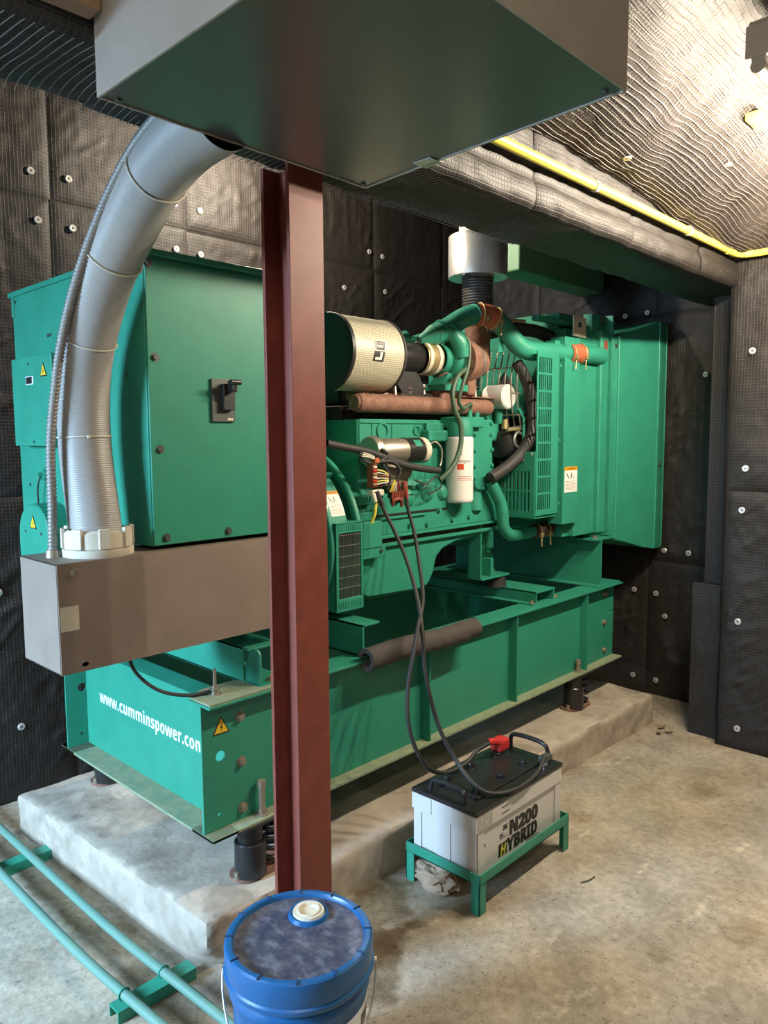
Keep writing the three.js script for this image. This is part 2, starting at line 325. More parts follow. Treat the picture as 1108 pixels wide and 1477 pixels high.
// ceiling of sagging netted cloth in front of the beam
function ceilY(x, z) {
  const t = smooth(-1.32, -0.62, z), far = 2.445 - 0.068 * (x - 2), near = 2.74 - 0.02 * (x - 2);
  return lerp(far, near, t) + 0.012 * N2(x * 1.6, z * 3.1) + 0.007 * N2(x * 4.1 + 7, z * 5.2) + 0.003 * N2(x * 11, z * 12);
}
{
  const m = struct('ceiling', box(-1.65, 4.6, 3.0, 3.12, -3.4, 1.78, 0), mats.masonry, 'ceiling of sagging black netted cloth', 'ceiling');
  add(m, 'cloth_sheet', patch(200, 90, (a, b) => { const x = lerp(-1.52, 3.76, a), z = lerp(-1.33, 1.66, b); return [x, ceilY(x, z), z, x + 0.3 * z, z]; }), mats.cloth);
  add(m, 'bay_cloth', patch(60, 30, (a, b) => { const x = lerp(-1.52, 4.26, a), z = lerp(-3.26, -1.5, b); return [x, 2.96 + 0.01 * fbm(x * 2, z * 2, 3), z, x, z]; }), mats.cloth);
  const P = [], Q = [];
  for (let z = -1.29; z < -0.25; z += 0.0152) strand((t) => { const x = lerp(0.9, 3.72, t); return [x, ceilY(x, z) - 0.0035 - 0.002 * N2(x * 6, z * 30), z + 0.007 * N2(x * 2.5, z * 2 + 5)]; }, 90, 0.00125, P, Q);
  for (let x = 1.2; x < 3.72; x += 0.0152) strand((t) => { const z = lerp(-1.29, -0.3, t); return [x + 0.006 * N2(x * 2, z * 2.5), ceilY(x, z) - 0.0025, z]; }, 40, 0.0007, P, Q);
  add(m, 'net_yarn', strandsGeo(P, Q), mats.yarn, { kind: 'stuff' });
  for (const [x, z] of [[2.05, -1.12], [2.42, -1.2], [2.9, -1.05], [3.25, -0.9], [2.62, -0.78]]) washerAt(m, V(x, ceilY(x, z) - 0.005, z), V(0, -1, 0));
}
{ // the cloth-wrapped beam the post holds up
  const prof = [[-1.302, 2.60], [-1.300, 2.45], [-1.298, 2.36], [-1.298, 2.31], [-1.304, 2.292], [-1.292, 2.276], [-1.288, 2.245], [-1.292, 2.218], [-1.306, 2.204], [-1.335, 2.199], [-1.4, 2.198], [-1.47, 2.199], [-1.54, 2.199], [-1.572, 2.204], [-1.582, 2.23], [-1.582, 2.4], [-1.58, 2.97]];
  const c = new THREE.CatmullRomCurve3(prof.map(([z, y]) => V(0, y, z)), false, 'centripetal'), pts = c.getSpacedPoints(90);
  const L = c.getLength();
  const m = struct('trim_1', box(-1.52, 4.24, 2.225, 3.0, -1.565, -1.32, 0), mats.masonry, 'ceiling beam wrapped in black netted cloth above the post', 'beam');
  const cuts = [-1.52, -0.6, 0.11, SEAM(-1), SEAM(0), SEAM(1), SEAM(2), SEAM(3), 4.24];
  for (let k = 0; k + 1 < cuts.length; k++) {
    const x0 = cuts[k] - 0.003, x1 = cuts[k + 1] + 0.003;
    add(m, 'cloth_sheet', patch(44, 90, (a, b) => {
      const x = lerp(x0, x1, a), p = pts[Math.round(b * 90)], e = Math.min(a, 1 - a) * (x1 - x0);
      const w = 0.006 * fbm(x * 2.5 + k * 7, b * 6, 3) + 0.004 * N2(x * 9, b * 20 + k) * smooth(0, 0.1, e) - 0.009 * Math.exp(-e / 0.014) + (k % 2) * 0.003;
      const sag = b > 0.28 && b < 0.72 ? -0.004 * N2(x * 3, 3.3) : 0;
      const dz = b < 0.42 ? w : b > 0.72 ? -w : 0, dy = b > 0.3 && b < 0.76 ? -w * 0.8 + sag : 0;
      return [x, p.y + dy, p.z + dz, x, b * L];
    }), mats.cloth);
  }
  const P = [], Q = [];
  for (let x = 0.35; x < 2.3; x += 0.0175) strand((t) => { const z = lerp(-1.30, -1.572, t); return [x + 0.012 * N2(x * 2, z * 3) + 0.03 * (t - 0.5) * (t - 0.5), 2.193 - 0.004 * N2(x * 3, z * 4), z]; }, 16, 0.0011, P, Q);
  add(m, 'net_yarn', strandsGeo(P, Q), mats.yarn, { kind: 'stuff' });
}

// ---------------------------------------------------------------- concrete plinth under the generator
{
  const o = thing('concrete_plinth', 'long low rough concrete plinth carrying the green generator', 'plinth', V(2.45, 0, -2.36));
  const w = 2.78, h = 0.157, d = 1.21, g = new THREE.BoxGeometry(w, h, d, 110, 8, 50), p = g.attributes.position;
  for (let i = 0; i < p.count; i++) {
    let x = p.getX(i), y = p.getY(i), z = p.getZ(i);
    const R = 0.02, cx = Math.max(-w / 2 + R, Math.min(w / 2 - R, x)), cy = Math.min(h / 2 - R, y), cz = Math.max(-d / 2 + R, Math.min(d / 2 - R, z));
    const dx = x - cx, dy = y - cy, dz = z - cz, l = Math.hypot(dx, dy, dz);
    if (l > 1e-6) { const k = Math.min(1, R / l); x = cx + dx * k; y = cy + dy * k; z = cz + dz * k; }
    const n = 0.005 * N3(x * 6, y * 9, z * 6) + 0.0015 * N3(x * 19, y * 19, z * 19);
    if (Math.abs(x) > w / 2 - 0.03) x += n * Math.sign(x); if (Math.abs(z) > d / 2 - 0.03) z += n * Math.sign(z); if (y > h / 2 - 0.03) y += n * 0.5;
    const ck = smooth(0.10, 0.0, Math.hypot(x + w / 2, z - d / 2)) * smooth(0.0, -0.07, y); x += ck * 0.03; z -= ck * 0.025;
    const t = (x + w / 2) / w, s = (d / 2 - z) / d; // plan is slightly out of square
    const X = lerp(lerp(1.098, 1.035, s), lerp(3.80, 3.87, s), t), Z = lerp(lerp(-1.754, -1.655, t), -2.965, s);
    p.setXYZ(i, X, y + h / 2, Z);
  }
  g.computeVertexNormals(); add(o, 'concrete_block', toCreasedNormals(g, 0.9), mats.pad);
}

{ // timber batten nailed along the front of the beam
  mats.timber = std({ color: lin(0.24, 0.14, 0.085), roughness: 0.8 });
  struct('trim_4', box(-1.2, 0.636, 2.222, 2.27, -1.288, -1.245, 0.004), mats.timber, 'brown timber batten along the front of the beam beside the hood', 'trim');
}
// ---------------------------------------------------------------- the generator set
const XP = V(1, 0, 0), XN = V(-1, 0, 0), YP = V(0, 1, 0), ZP = V(0, 0, 1);
const GEN = thing('generator_set', 'large green diesel generator set with open engine and radiator on a steel skid', 'generator', V(2.45, 0.334, -2.34));
function triangleSign(parent, c, u, v, s) { // yellow warning triangle: centre, right, up, side
  const n = V().crossVectors(u, v).normalize(), pt = (a, b, d) => c.clone().addScaledVector(u, a * s).addScaledVector(v, b * s).addScaledVector(n, d);
  const tri = (k, d) => { const g = new THREE.BufferGeometry(), A = pt(-0.5 * k, -0.34 * k, d), B = pt(0.5 * k, -0.34 * k, d), C = pt(0, 0.56 * k, d), A0 = pt(-0.5 * k, -0.34 * k, 0), B0 = pt(0.5 * k, -0.34 * k, 0), C0 = pt(0, 0.56 * k, 0);
    g.setAttribute('position', new THREE.Float32BufferAttribute([A, B, C, A0, B0, B, A0, B, A, B0, C0, C, B0, C, B, C0, A0, A, C0, A, C].flatMap((p) => p.toArray()), 3)); g.computeVertexNormals(); return g; };
  const m = add(parent, 'warning_sign', tri(1, 0.0012), mats.black, { label: 'yellow warning triangle with black border' });
  add(m, 'sign_face', tri(0.8, 0.0018), mats.yellowprint);
  const z = [[0.06, 0.26], [-0.1, 0.02], [0.02, 0.02], [-0.05, -0.2], [0.13, 0.09], [0.01, 0.09], [0.1, 0.26]], g = new THREE.BufferGeometry(), P = [];
  for (const t of [[0, 1, 2], [0, 2, 5], [0, 5, 6], [2, 3, 4], [2, 4, 5]]) for (const i of t) P.push(...pt(z[i][0] * 0.8, z[i][1] * 0.8 - 0.05, 0.0023).toArray());
  g.setAttribute('position', new THREE.Float32BufferAttribute(P, 3)); g.computeVertexNormals(); add(m, 'sign_symbol', g, mats.black);
}
const cautionTex = canvasTex(160, 200, (c, w, h) => {
  c.fillStyle = '#e9e6de'; c.fillRect(0, 0, w, h); c.fillStyle = '#d9941e'; c.fillRect(0, 0, w, 30); c.fillStyle = '#5a4010'; for (let i = 0; i < 9; i++) c.fillRect(30 + i * 12, 10, 8, 10);
  c.strokeStyle = '#2a2a2a'; c.lineWidth = 9; c.beginPath(); c.moveTo(25, 50); c.lineTo(55, 92); c.moveTo(92, 48); c.lineTo(78, 95); c.stroke(); c.lineWidth = 4; c.beginPath(); c.moveTo(96, 70); c.lineTo(120, 92); c.stroke();
  c.fillStyle = '#a59d94'; for (let i = 0; i < 7; i++) c.fillRect(14, 112 + i * 11, 118 + (i * 37 % 16), 4); c.fillStyle = '#b88478'; c.fillRect(14, 156, 126, 4);
});
{ // skid
  const zF = -1.82, webF = -1.875, zB = -2.86, webB = -2.805, x0 = 1.175, x1 = 3.742, yb = 0.334, yt = 0.746;
  for (const [w, s] of [[webF, 1], [webB, -1]]) {
    const ring = (x, y, q) => Array.from({ length: 14 }, (_, i) => [x + q * Math.cos(-i * Math.PI / 7), y + q * Math.sin(-i * Math.PI / 7)]);
    const r = add(GEN, 'side_rail', prism([[x0, yb + 0.008], [x1, yb + 0.008], [x1, yt - 0.006], [x0, yt - 0.006]], 'z', w - 0.004, w + 0.004, 0, [[1.239, 0.568, 0.017], [1.23, 0.386, 0.006], [3.707, 0.587, 0.011], [2.86, 0.37, 0.006]].map((h) => ring(...h))), mats.green);
    const o = s > 0 ? zF : zB, inn = w - s * 0.06;
    add(r, 'top_flange', box(x0 - 0.003, x1 + 0.004, yt - 0.008, yt, Math.min(o, inn), Math.max(o, inn), 0.0015), mats.green);
    add(r, 'bottom_flange', box(x0 - 0.003, x1 + 0.01, yb, yb + 0.009, Math.min(o, inn), Math.max(o, inn), 0.0015), mats.dusty, { label: 'bottom flange coated in pale dust' });
    for (const x of [2.167, 2.763, 3.389]) add(r, 'stiffener', box(x - 0.004, x + 0.004, yb + 0.009, yt - 0.008, Math.min(w, w + s * 0.046), Math.max(w, w + s * 0.046), 0.001), mats.green);
    if (s > 0) {
      const z = w + 0.004;
      for (const [x, y] of [[1.313, 0.529], [1.314, 0.38], [1.312, 0.672], [3.639, 0.538], [3.646, 0.386], [3.64, 0.69], [1.6, 0.672], [1.6, 0.38]]) add(r, 'bolt', hex(V(x, y, z), ZP, 0.011, 0.014), mats.bolt);
      triangleSign(r, V(1.243, 0.657, z), XP, YP, 0.062);
      const bt = (x, h) => add(r, 'anchor_bolt', [...hex(V(x, yb + 0.009, -1.85), YP, 0.015, 0.02), cyl(V(x, yb + 0.02, -1.85), V(x, yb + h, -1.85), 0.0105, 0.0105, 14), ...hex(V(x, yb + h - 0.006, -1.85), YP, 0.0145, 0.02, false)], mats.bolt);
      bt(1.372, 0.105); bt(3.34, 0.055);
    }
  }
  const e = add(GEN, 'end_plate', [box(1.256, 1.264, yb + 0.009, 0.716, webB, webF, 0.001), box(1.264, 1.34, 0.708, 0.716, webB, webF, 0.001)], mats.green);
  add(e, 'end_flange', box(x0 - 0.003, 1.264, yb, yb + 0.009, zB, zF, 0.0015), mats.dusty, { label: 'dusty grey ledge at the foot of the end plate' });
  const txt = canvasTex(1024, 96, (c, w, h) => { c.fillStyle = '#000'; c.fillRect(0, 0, w, h); c.fillStyle = '#fff'; c.font = 'bold 80px sans-serif'; const m = c.measureText('www.cumminspower.com').width; c.save(); c.scale(w / m, 1); c.textBaseline = 'alphabetic'; c.fillText('www.cumminspower.com', 0, 68); c.restore(); });
  const y0 = 0.533 - 0.0225, y1 = y0 + 0.077;
  add(e, 'lettering', quad(V(1.2552, y0, -2.69), V(1.2552, y0, -1.985), V(1.2552, y1, -1.985), V(1.2552, y1, -2.69)), std({ color: lin(0.85, 0.87, 0.88), roughness: 0.4, alphaMap: txt, transparent: true }), { label: 'white web address lettering' });
  // earth stud on the corner plate
  const cp = add(GEN, 'corner_plate', prism([[1.178, -1.825], [1.42, -1.825], [1.42, -1.92], [1.36, -1.97], [1.25, -1.97], [1.178, -1.935]], 'y', 0.7462, 0.7515), mats.dusty, { label: 'dusty corner plate' });
  add(cp, 'earth_stud', [cyl(V(1.245, 0.751, -1.90), V(1.245, 0.83, -1.90), 0.0055, 0.0055, 10), ...hex(V(1.245, 0.751, -1.90), YP, 0.013, 0.013), ...hex(V(1.245, 0.768, -1.90), YP, 0.011, 0.011)], mats.steel);
  add(cp, 'earth_cable', tube([V(1.02, 0.93, -2.0), V(1.03, 0.86, -1.985), V(1.09, 0.79, -1.96), V(1.17, 0.76, -1.93), V(1.24, 0.762, -1.905)], 0.0055, 8, 24), mats.rubber);
  add(GEN, 'end_plate', box(3.66, 3.668, yb + 0.009, 0.72, webB, webF, 0.001), mats.green);
  // cross members
  const c1 = add(GEN, 'cross_member', [box(1.375, 1.383, 0.746, 0.862, -2.8, -1.935, 0.001), box(1.375, 1.50, 0.854, 0.862, -2.8, -1.905, 0.001), box(1.375, 1.50, 0.7465, 0.753, -2.8, -1.85, 0.001),
    prism([[-1.935, 0.746], [-1.86, 0.746], [-1.86, 0.85], [-1.872, 0.862], [-1.90, 0.862], [-1.935, 0.80]], 'x', 1.383, 1.391)], mats.green);
  add(c1, 'bolt', hex(V(1.44, 0.753, -1.88), YP, 0.011, 0.012), mats.bolt);
  const c2 = add(GEN, 'cross_member', [box(1.828, 1.836, 0.7465, 0.862, -2.8, -1.855, 0.001), box(1.828, 1.915, 0.854, 0.862, -2.8, -1.855, 0.001), box(1.828, 1.905, 0.7465, 0.753, -2.8, -1.84, 0.001)], mats.green);
  add(c2, 'bolt', hex(V(1.87, 0.753, -1.862), YP, 0.011, 0.014), mats.bolt);
  const c3 = add(GEN, 'cross_member', [box(2.965, 2.973, 0.7465, 0.803, -2.8, -1.865, 0.001), box(2.965, 3.125, 0.796, 0.804, -2.8, -1.862, 0.001), box(3.118, 3.126, 0.7465, 0.803, -2.8, -1.865, 0.001), box(2.93, 2.97, 0.7465, 0.752, -2.8, -1.86, 0.001), box(3.12, 3.165, 0.7465, 0.752, -2.8, -1.86, 0.001)], mats.green);
  add(c3, 'bolt', hex(V(2.945, 0.752, -1.875), YP, 0.010, 0.012), mats.bolt); add(c3, 'bolt', hex(V(3.148, 0.752, -1.875), YP, 0.010, 0.012), mats.bolt);
  add(GEN, 'radiator_stand', [box(3.555, 3.563, 0.7465, 0.99, -2.8, -1.85, 0.001), box(3.5, 3.775, 0.986, 0.996, -2.8, -1.85, 0.001), box(3.50, 3.74, 0.7465, 0.753, -2.8, -1.835, 0.001), prism([[3.5, 0.99], [3.555, 0.99], [3.555, 0.93]], 'z', -2.8, -2.79)], mats.green);
}
{ // terminal box with control panel, over the alternator
  const b = add(GEN, 'terminal_box', [box(1.07, 1.60, 1.217, 2.022, -2.84, -1.926, 0.003), box(1.062, 1.61, 2.018, 2.036, -2.862, -1.912, 0.003), box(1.066, 1.074, 1.95, 2.02, -2.84, -2.82, 0.001)], mats.green);
  const fp = add(GEN, 'front_cover', box(1.074, 1.60, 1.219, 2.010, -1.928, -1.92, 0.002), mats.green);
  for (const [x, y] of [[1.08, 1.996], [1.092, 1.744], [1.098, 1.49], [1.108, 1.239], [1.318, 1.239], [1.505, 2.0], [1.53, 1.744], [1.53, 1.49]]) add(fp, 'bolt', hex(V(x + 0.004, y, -1.92), ZP, 0.0085, 0.007), mats.darkbolt);
  const br = add(GEN, 'breaker', box(1.272, 1.352, 1.569, 1.695, -1.92, -1.912, 0.001), mats.darkbolt, { label: 'black circuit breaker with toggle handle' });
  add(br, 'breaker_body', box(1.302, 1.342, 1.603, 1.68, -1.913, -1.895, 0.002), mats.black);
  add(br, 'toggle', [box(1.316, 1.332, 1.655, 1.69, -1.897, -1.868, 0.003), cyl(V(1.308, 1.684, -1.868), V(1.342, 1.684, -1.868), 0.008, 0.008, 12)], mats.blackgloss);
  add(br, 'tag', box(1.324, 1.344, 1.573, 1.58, -1.9115, -1.911, 0), mats.cream);
  const sc = (y, z) => add(b, 'screw', hex(V(1.0705, y, z), XN, 0.006, 0.004, false), mats.darkbolt);
  for (const [px, y, z] of [[0, 1.86, -2.55], [0, 1.862, -2.53], [0, 1.75, -2.5], [0, 1.71, -2.5], [0, 2.0, -2.81], [0, 1.7, -2.03], [0, 1.36, -2.76]]) sc(y, z);
  // small meter box on the end
  const mb = add(GEN, 'meter_box', box(1.02, 1.07, 1.498, 1.792, -2.745, -2.42, 0.003), mats.green);
  add(mb, 'meter', box(1.0185, 1.021, 1.70, 1.728, -2.625, -2.565, 0.001), mats.white); add(mb, 'meter_glass', box(1.0175, 1.02, 1.703, 1.725, -2.62, -2.572, 0.001), mats.blackgloss);
  for (const [y, z] of [[1.768, -2.60], [1.512, -2.58]]) add(mb, 'screw', hex(V(1.02, y, z), XN, 0.005, 0.003, false), mats.darkbolt);
  triangleSign(mb, V(1.0195, 1.738, -2.48), ZP, YP, 0.05);
  // tail cover with the rounded top
  const hd = add(GEN, 'tail_cover', prism((() => { const q = [[-2.66, 0.93], [-2.66, 1.2]]; for (let i = 0; i <= 16; i++) { const a = Math.PI - i * Math.PI / 16; q.push([-2.54 + 0.12 * Math.cos(a), 1.2 + 0.11 * Math.sin(a)]); } q.push([-2.42, 0.93]); return q; })(), 'x', 0.985, 1.25, 0.005), mats.green);
  triangleSign(hd, V(0.9845, 1.245, -2.535), ZP, YP, 0.05);
  for (const z of [-2.60, -2.475]) add(hd, 'screw', hex(V(0.985, 1.215, z), XN, 0.005, 0.003, false), mats.darkbolt);
  const kn = add(GEN, 'cable_knob', [cyl(V(1.07, 1.40, -2.62), V(1.055, 1.40, -2.62), 0.022, 0.018, 16), cyl(V(1.055, 1.40, -2.62), V(1.04, 1.40, -2.62), 0.009, 0.007, 12)], mats.green);
  add(kn, 'wire', tube([V(1.05, 1.395, -2.622), V(1.045, 1.36, -2.635), V(1.05, 1.30, -2.65)], 0.003, 6, 12), mats.rubber);
}
const AY = 1.12, AZ = -2.34, ax = (x) => V(x, AY, AZ);
{ // alternator
  const a = add(GEN, 'alternator', [lathe([[0.05, 0], [0.19, 0], [0.20, 0.02], [0.20, 0.28], [0.30, 0.285], [0.31, 0.3], [0.31, 0.5], [0.34, 0.51], [0.34, 0.54]], ax(1.26), ax(2.0), 48), box(1.34, 1.5, 0.862, 0.94, -2.6, -2.15, 0.004)], mats.green);
  const d = add(GEN, 'fan_housing', [
    patch(6, 60, (u, v) => { const t = lerp(0.24, Math.PI * 2 - 0.78, v); return [lerp(1.792, 1.896, u), AY + 0.352 * Math.sin(t), AZ + 0.352 * Math.cos(t), u, v]; }),
    lathe([[0.35, 0], [0.375, 0], [0.378, 0.004], [0.378, 0.018], [0.375, 0.022], [0.35, 0.022]], ax(1.785), ax(2.5), 56),
    lathe([[0.35, 0], [0.372, 0], [0.377, 0.004], [0.377, 0.018], [0.37, 0.024], [0.34, 0.024]], ax(1.924), ax(2.5), 56)], mats.green);
  const arc = (x0, x1, R, t0, t1, n = 12) => patch(4, n, (u, v) => { const t = lerp(t0, t1, v); return [lerp(x0, x1, u), AY + R * Math.sin(t), AZ + R * Math.cos(t), u, v]; });
  add(d, 'caution_label', arc(1.826, 1.894, 0.3532, 0.335, 0.62), printMat(cautionTex, { color: lin(0.95, 0.93, 0.9) }), { label: 'white caution label with orange header' });
  add(d, 'rib', [prism([[0, 0], [0.085, 0], [0.085, 0.012], [0, 0.012]], 'z', 0, 0.02)].map((g) => { g.rotateX(-0.8); g.translate(1.815, AY + 0.352 * Math.sin(0.79), AZ + 0.352 * Math.cos(0.79)); return g; }), mats.green);
  // louvred air box with wire mesh on the side
  const vx0 = 1.80, vx1 = 1.937, vz = -1.957, vb = add(GEN, 'vent_box', [prism([[vx0, 0.895], [vx1, 0.895], [vx1, 1.215], [vx0, 1.215]], 'z', -1.965, vz, 0.0015, [rectHole(vx0 + 0.014, vx1 - 0.012, 0.94, 1.178)]), box(vx0, vx0 + 0.004, 0.895, 1.215, -2.14, vz, 0.001), box(vx1 - 0.004, vx1, 0.895, 1.215, -2.14, vz, 0.001), box(vx0, vx1, 0.893, 0.898, -2.14, vz, 0.001), box(vx0, vx1, 1.21, 1.216, -2.05, vz, 0.001)], mats.green);
  const wires = []; for (let i = 0; i < 19; i++) { const x = vx0 + 0.016 + i * 0.0061; wires.push(box(x - 0.0006, x + 0.0006, 0.935, 1.185, vz - 0.006, vz - 0.0045, 0)); }
  for (let i = 0; i < 6; i++) { const y = 0.978 + i * 0.0385; wires.push(box(vx0 + 0.01, vx1 - 0.008, y - 0.0012, y + 0.0012, vz - 0.0045, vz - 0.002, 0)); }
  add(vb, 'wire_mesh', wires, mats.zinc);
  const sl = [], s2 = []; for (let i = 0; i < 12; i++) { const x = vx0 + 0.012 + i * 0.0098; sl.push(box(x, x + 0.004, 1.188, 1.208, vz, vz + 0.002, 0)); s2.push(box(x, x + 0.004, 0.905, 0.93, vz, vz + 0.002, 0)); }
  add(vb, 'slat_row', sl, mats.green, { kind: 'stuff' }); add(vb, 'slat_row', s2, mats.green, { kind: 'stuff' });
  add(GEN, 'flywheel_housing', [lathe([[0.02, 0], [0.335, 0], [0.335, 0.03], [0.31, 0.04], [0.30, 0.13]], ax(1.945), ax(2.5), 48), box(1.95, 2.10, 1.095, 1.20, -2.10, -2.015, 0.006), box(1.95, 2.07, 1.20, 1.235, -2.10, -2.03, 0.006), box(1.95, 2.07, 1.262, 1.30, -2.14, -2.035, 0.006), box(1.95, 2.125, 1.055, 1.10, -2.10, -2.02, 0.004)], mats.green);
  for (const [x, y] of [[1.985, 1.075], [2.095, 1.08]]) add(GEN, 'bolt', hex(V(x, y, -2.02), ZP, 0.008, 0.006, false), mats.darkbolt);
  add(GEN, 'adaptor_box', box(1.90, 2.02, 1.42, 1.70, -2.46, -2.24, 0.008), mats.green);
}
{ // engine
  const eng = add(GEN, 'engine_block', [prism([[-2.10, 1.59], [-2.10, 1.34], [-2.085, 1.31], [-2.06, 1.29], [-2.055, 1.135], [-2.07, 1.118], [-2.60, 1.118], [-2.60, 1.59]], 'x', 2.05, 2.95, 0.004)], mats.green);
  const zf = -2.10, ribs = [];
  for (const x of [2.06, 2.13, 2.245]) ribs.push(box(x - 0.002, x + 0.002, 1.36, 1.588, zf - 0.004, zf + 0.004, 0.001));
  ribs.push(box(2.06, 2.9, 1.575, 1.592, zf - 0.01, zf + 0.006, 0.003), box(2.44, 2.56, 1.53, 1.58, zf - 0.01, zf + 0.02, 0.006), box(2.06, 2.40, 1.195, 1.205, -2.062, -2.046, 0.002), box(2.1, 2.93, 1.12, 1.132, -2.075, -2.04, 0.003));
  add(eng, 'rib', ribs, mats.green);
  const ring = (x, y, R) => lathe([[R * 0.72, 0.002], [R * 0.78, 0.006], [R, 0.006], [R, -0.002]], V(x, y, zf), V(x, y, zf + 1), 28);
  add(eng, 'core_plug', [ring(2.19, 1.545, 0.034), ring(2.395, 1.548, 0.02), ring(2.44, 1.55, 0.012)], mats.green);
  // lower side: cam cover bulges, drain bosses
  for (const [x, y, r] of [[2.215, 1.275, 0.035], [2.30, 1.27, 0.042], [2.42, 1.29, 0.05], [2.52, 1.28, 0.04]]) add(eng, 'boss', lathe([[0.002, 0.028], [r * 0.5, 0.026], [r * 0.85, 0.014], [r, -0.006]], V(x, y, -2.07), V(x, y, -1), 22), mats.green);
  for (const [x, y] of [[2.14, 1.295], [2.30, 1.16], [2.41, 1.155], [2.49, 1.21], [2.58, 1.16], [2.70, 1.165], [2.62, 1.20]]) add(eng, 'bolt', hex(V(x, y, -2.056), ZP, 0.009, 0.012), mats.green);
  add(GEN, 'pan_gasket', [box(2.06, 2.94, 1.098, 1.118, -2.59, -2.062, 0.002), box(2.1, 2.55, 1.207, 1.216, -2.3, -2.0535, 0.001)], mats.black);
  add(GEN, 'oil_pan', [prism([[2.03, 1.10], [2.03, 0.905], [2.07, 0.885], [2.38, 0.872], [2.44, 0.885], [2.475, 0.93], [2.50, 1.0], [2.54, 1.03], [2.62, 1.05], [2.93, 1.075], [2.93, 1.10]], 'z', -2.585, -2.07, 0.012), box(2.03, 2.94, 1.085, 1.099, -2.60, -2.05, 0.003)], mats.green);
  add(GEN, 'cylinder_head', [box(2.05, 2.92, 1.59, 1.645, -2.55, -2.19, 0.005)], mats.darkiron);
  for (let i = 0; i < 3; i++) add(GEN, 'rocker_cover', [box(2.09 + i * 0.28, 2.34 + i * 0.28, 1.645, 1.74, -2.5, -2.25, 0.02)], mats.blackgloss);
  // gear case and front timing cover
  add(GEN, 'gear_case', [box(2.93, 2.99, 0.98, 1.66, -2.58, -2.12, 0.01), box(2.86, 2.94, 1.50, 1.58, -2.2, -2.06, 0.006)], mats.green);
  // exhaust manifold
  const my = 1.652, mz = -2.075, mf = add(GEN, 'exhaust_manifold', [tube([V(2.02, my, mz), V(2.3, my, mz), V(2.6, my, mz), V(2.855, my, mz)], 0.036, 20, 30), cyl(V(2.008, my, mz), V(2.025, my, mz), 0.028, 0.036, 20), new THREE.SphereGeometry(0.036, 18, 12).translate(2.855, my, mz), box(2.50, 2.60, 1.62, 1.73, -2.11, -2.05, 0.02), cyl(V(2.56, 1.70, -2.09), V(2.59, 1.80, -2.10), 0.05, 0.045, 18)], mats.castiron);
  for (let i = 0; i < 6; i++) add(mf, 'port', [cyl(V(2.10 + i * 0.145, 1.69, -2.19), V(2.10 + i * 0.145, my + 0.01, mz), 0.026, 0.026, 14)], mats.castiron);
  for (let i = 0; i < 9; i++) add(mf, 'stud', [cyl(V(2.09 + i * 0.09, 1.675, -2.10), V(2.09 + i * 0.09, 1.72 + 0.012 * (i % 3), -2.11), 0.008, 0.008, 8), ...hex(V(2.09 + i * 0.09, 1.718 + 0.012 * (i % 3), -2.11), YP, 0.011, 0.012)], i % 2 ? mats.castiron : mats.steel);
  // turbocharger
  const ty = 1.853, tz = -2.10, T = (x) => V(x, ty, tz);
  const comp = new THREE.TorusGeometry(0.062, 0.038, 18, 40); comp.rotateY(Math.PI / 2); comp.translate(2.60, ty, tz);
  const tb = add(GEN, 'turbo_compressor', [comp, lathe([[0.062, 0], [0.066, 0.004], [0.066, 0.05], [0.075, 0.055], [0.075, 0.075]], T(2.525), T(3), 32), cyl(T(2.575), T(2.645), 0.072, 0.072, 32)], mats.green);
  add(tb, 'outlet', [tube([V(2.60, 1.86, -2.02), V(2.585, 1.91, -2.02), V(2.565, 1.95, -2.035), V(2.55, 1.975, -2.06)], 0.036, 16, 20)], mats.green);
  add(tb, 'actuator', [cyl(V(2.585, 1.905, -2.015), V(2.60, 1.905, -1.99), 0.022, 0.018, 18), cyl(V(2.44, 1.925, -2.15), V(2.50, 1.945, -2.13), 0.022, 0.022, 14)], mats.green);
  add(tb, 'bracket', [box(2.50, 2.66, 1.715, 1.745, -2.14, -2.03, 0.004), prism([[2.50, 1.74], [2.66, 1.74], [2.62, 1.79], [2.55, 1.79]], 'z', -2.12, -2.05)], mats.green);
  add(GEN, 'turbo_centre', lathe([[0.045, 0], [0.08, 0.004], [0.085, 0.02], [0.06, 0.04], [0.06, 0.05]], T(2.638), T(3), 30), mats.darkiron);
  add(GEN, 'turbine_housing', [lathe([[0.06, 0], [0.098, 0.008], [0.102, 0.04], [0.09, 0.075], [0.066, 0.085], [0.064, 0.10], [0.074, 0.102], [0.074, 0.115], [0.062, 0.118], [0.062, 0.16]], T(2.67), T(3), 34), box(2.69, 2.75, 1.70, 1.80, -2.14, -2.05, 0.015)], mats.castiron);
  add(GEN, 'v_band', lathe([[0.074, 0], [0.08, 0.004], [0.08, 0.016], [0.074, 0.02]], T(2.765), T(3), 30), mats.steel);
  add(GEN, 'exhaust_elbow', tube([V(2.81, ty, -2.10), V(2.855, ty + 0.005, -2.125), V(2.882, 1.90, -2.145), V(2.886, 1.97, -2.15), V(2.886, 2.10, -2.15)], 0.058, 20, 36), mats.castiron);
  add(GEN, 'heat_shield', [prism([[2.70, 1.70], [2.96, 1.70], [2.93, 1.80], [2.88, 1.825], [2.74, 1.79]], 'z', -2.205, -2.20), box(2.62, 2.96, 1.695, 1.70, -2.22, -2.07, 0.001)], mats.castiron);
  // air cleaner
  const ay = 1.838, az = -2.12, A = (x) => V(x, ay, az);
  const perf = dataTex(256, (u, v) => { const a = (u * 8) % 1, r = Math.floor(u * 8), b = ((v * 8) + (r % 2) * 0.5) % 1, d = Math.hypot((a - 0.5) * 1.0, (b - 0.5) * 1.0); const k = smooth(0.2, 0.28, d); return [lerp(0.28, 0.80, k), lerp(0.26, 0.775, k), lerp(0.2, 0.68, k)]; });
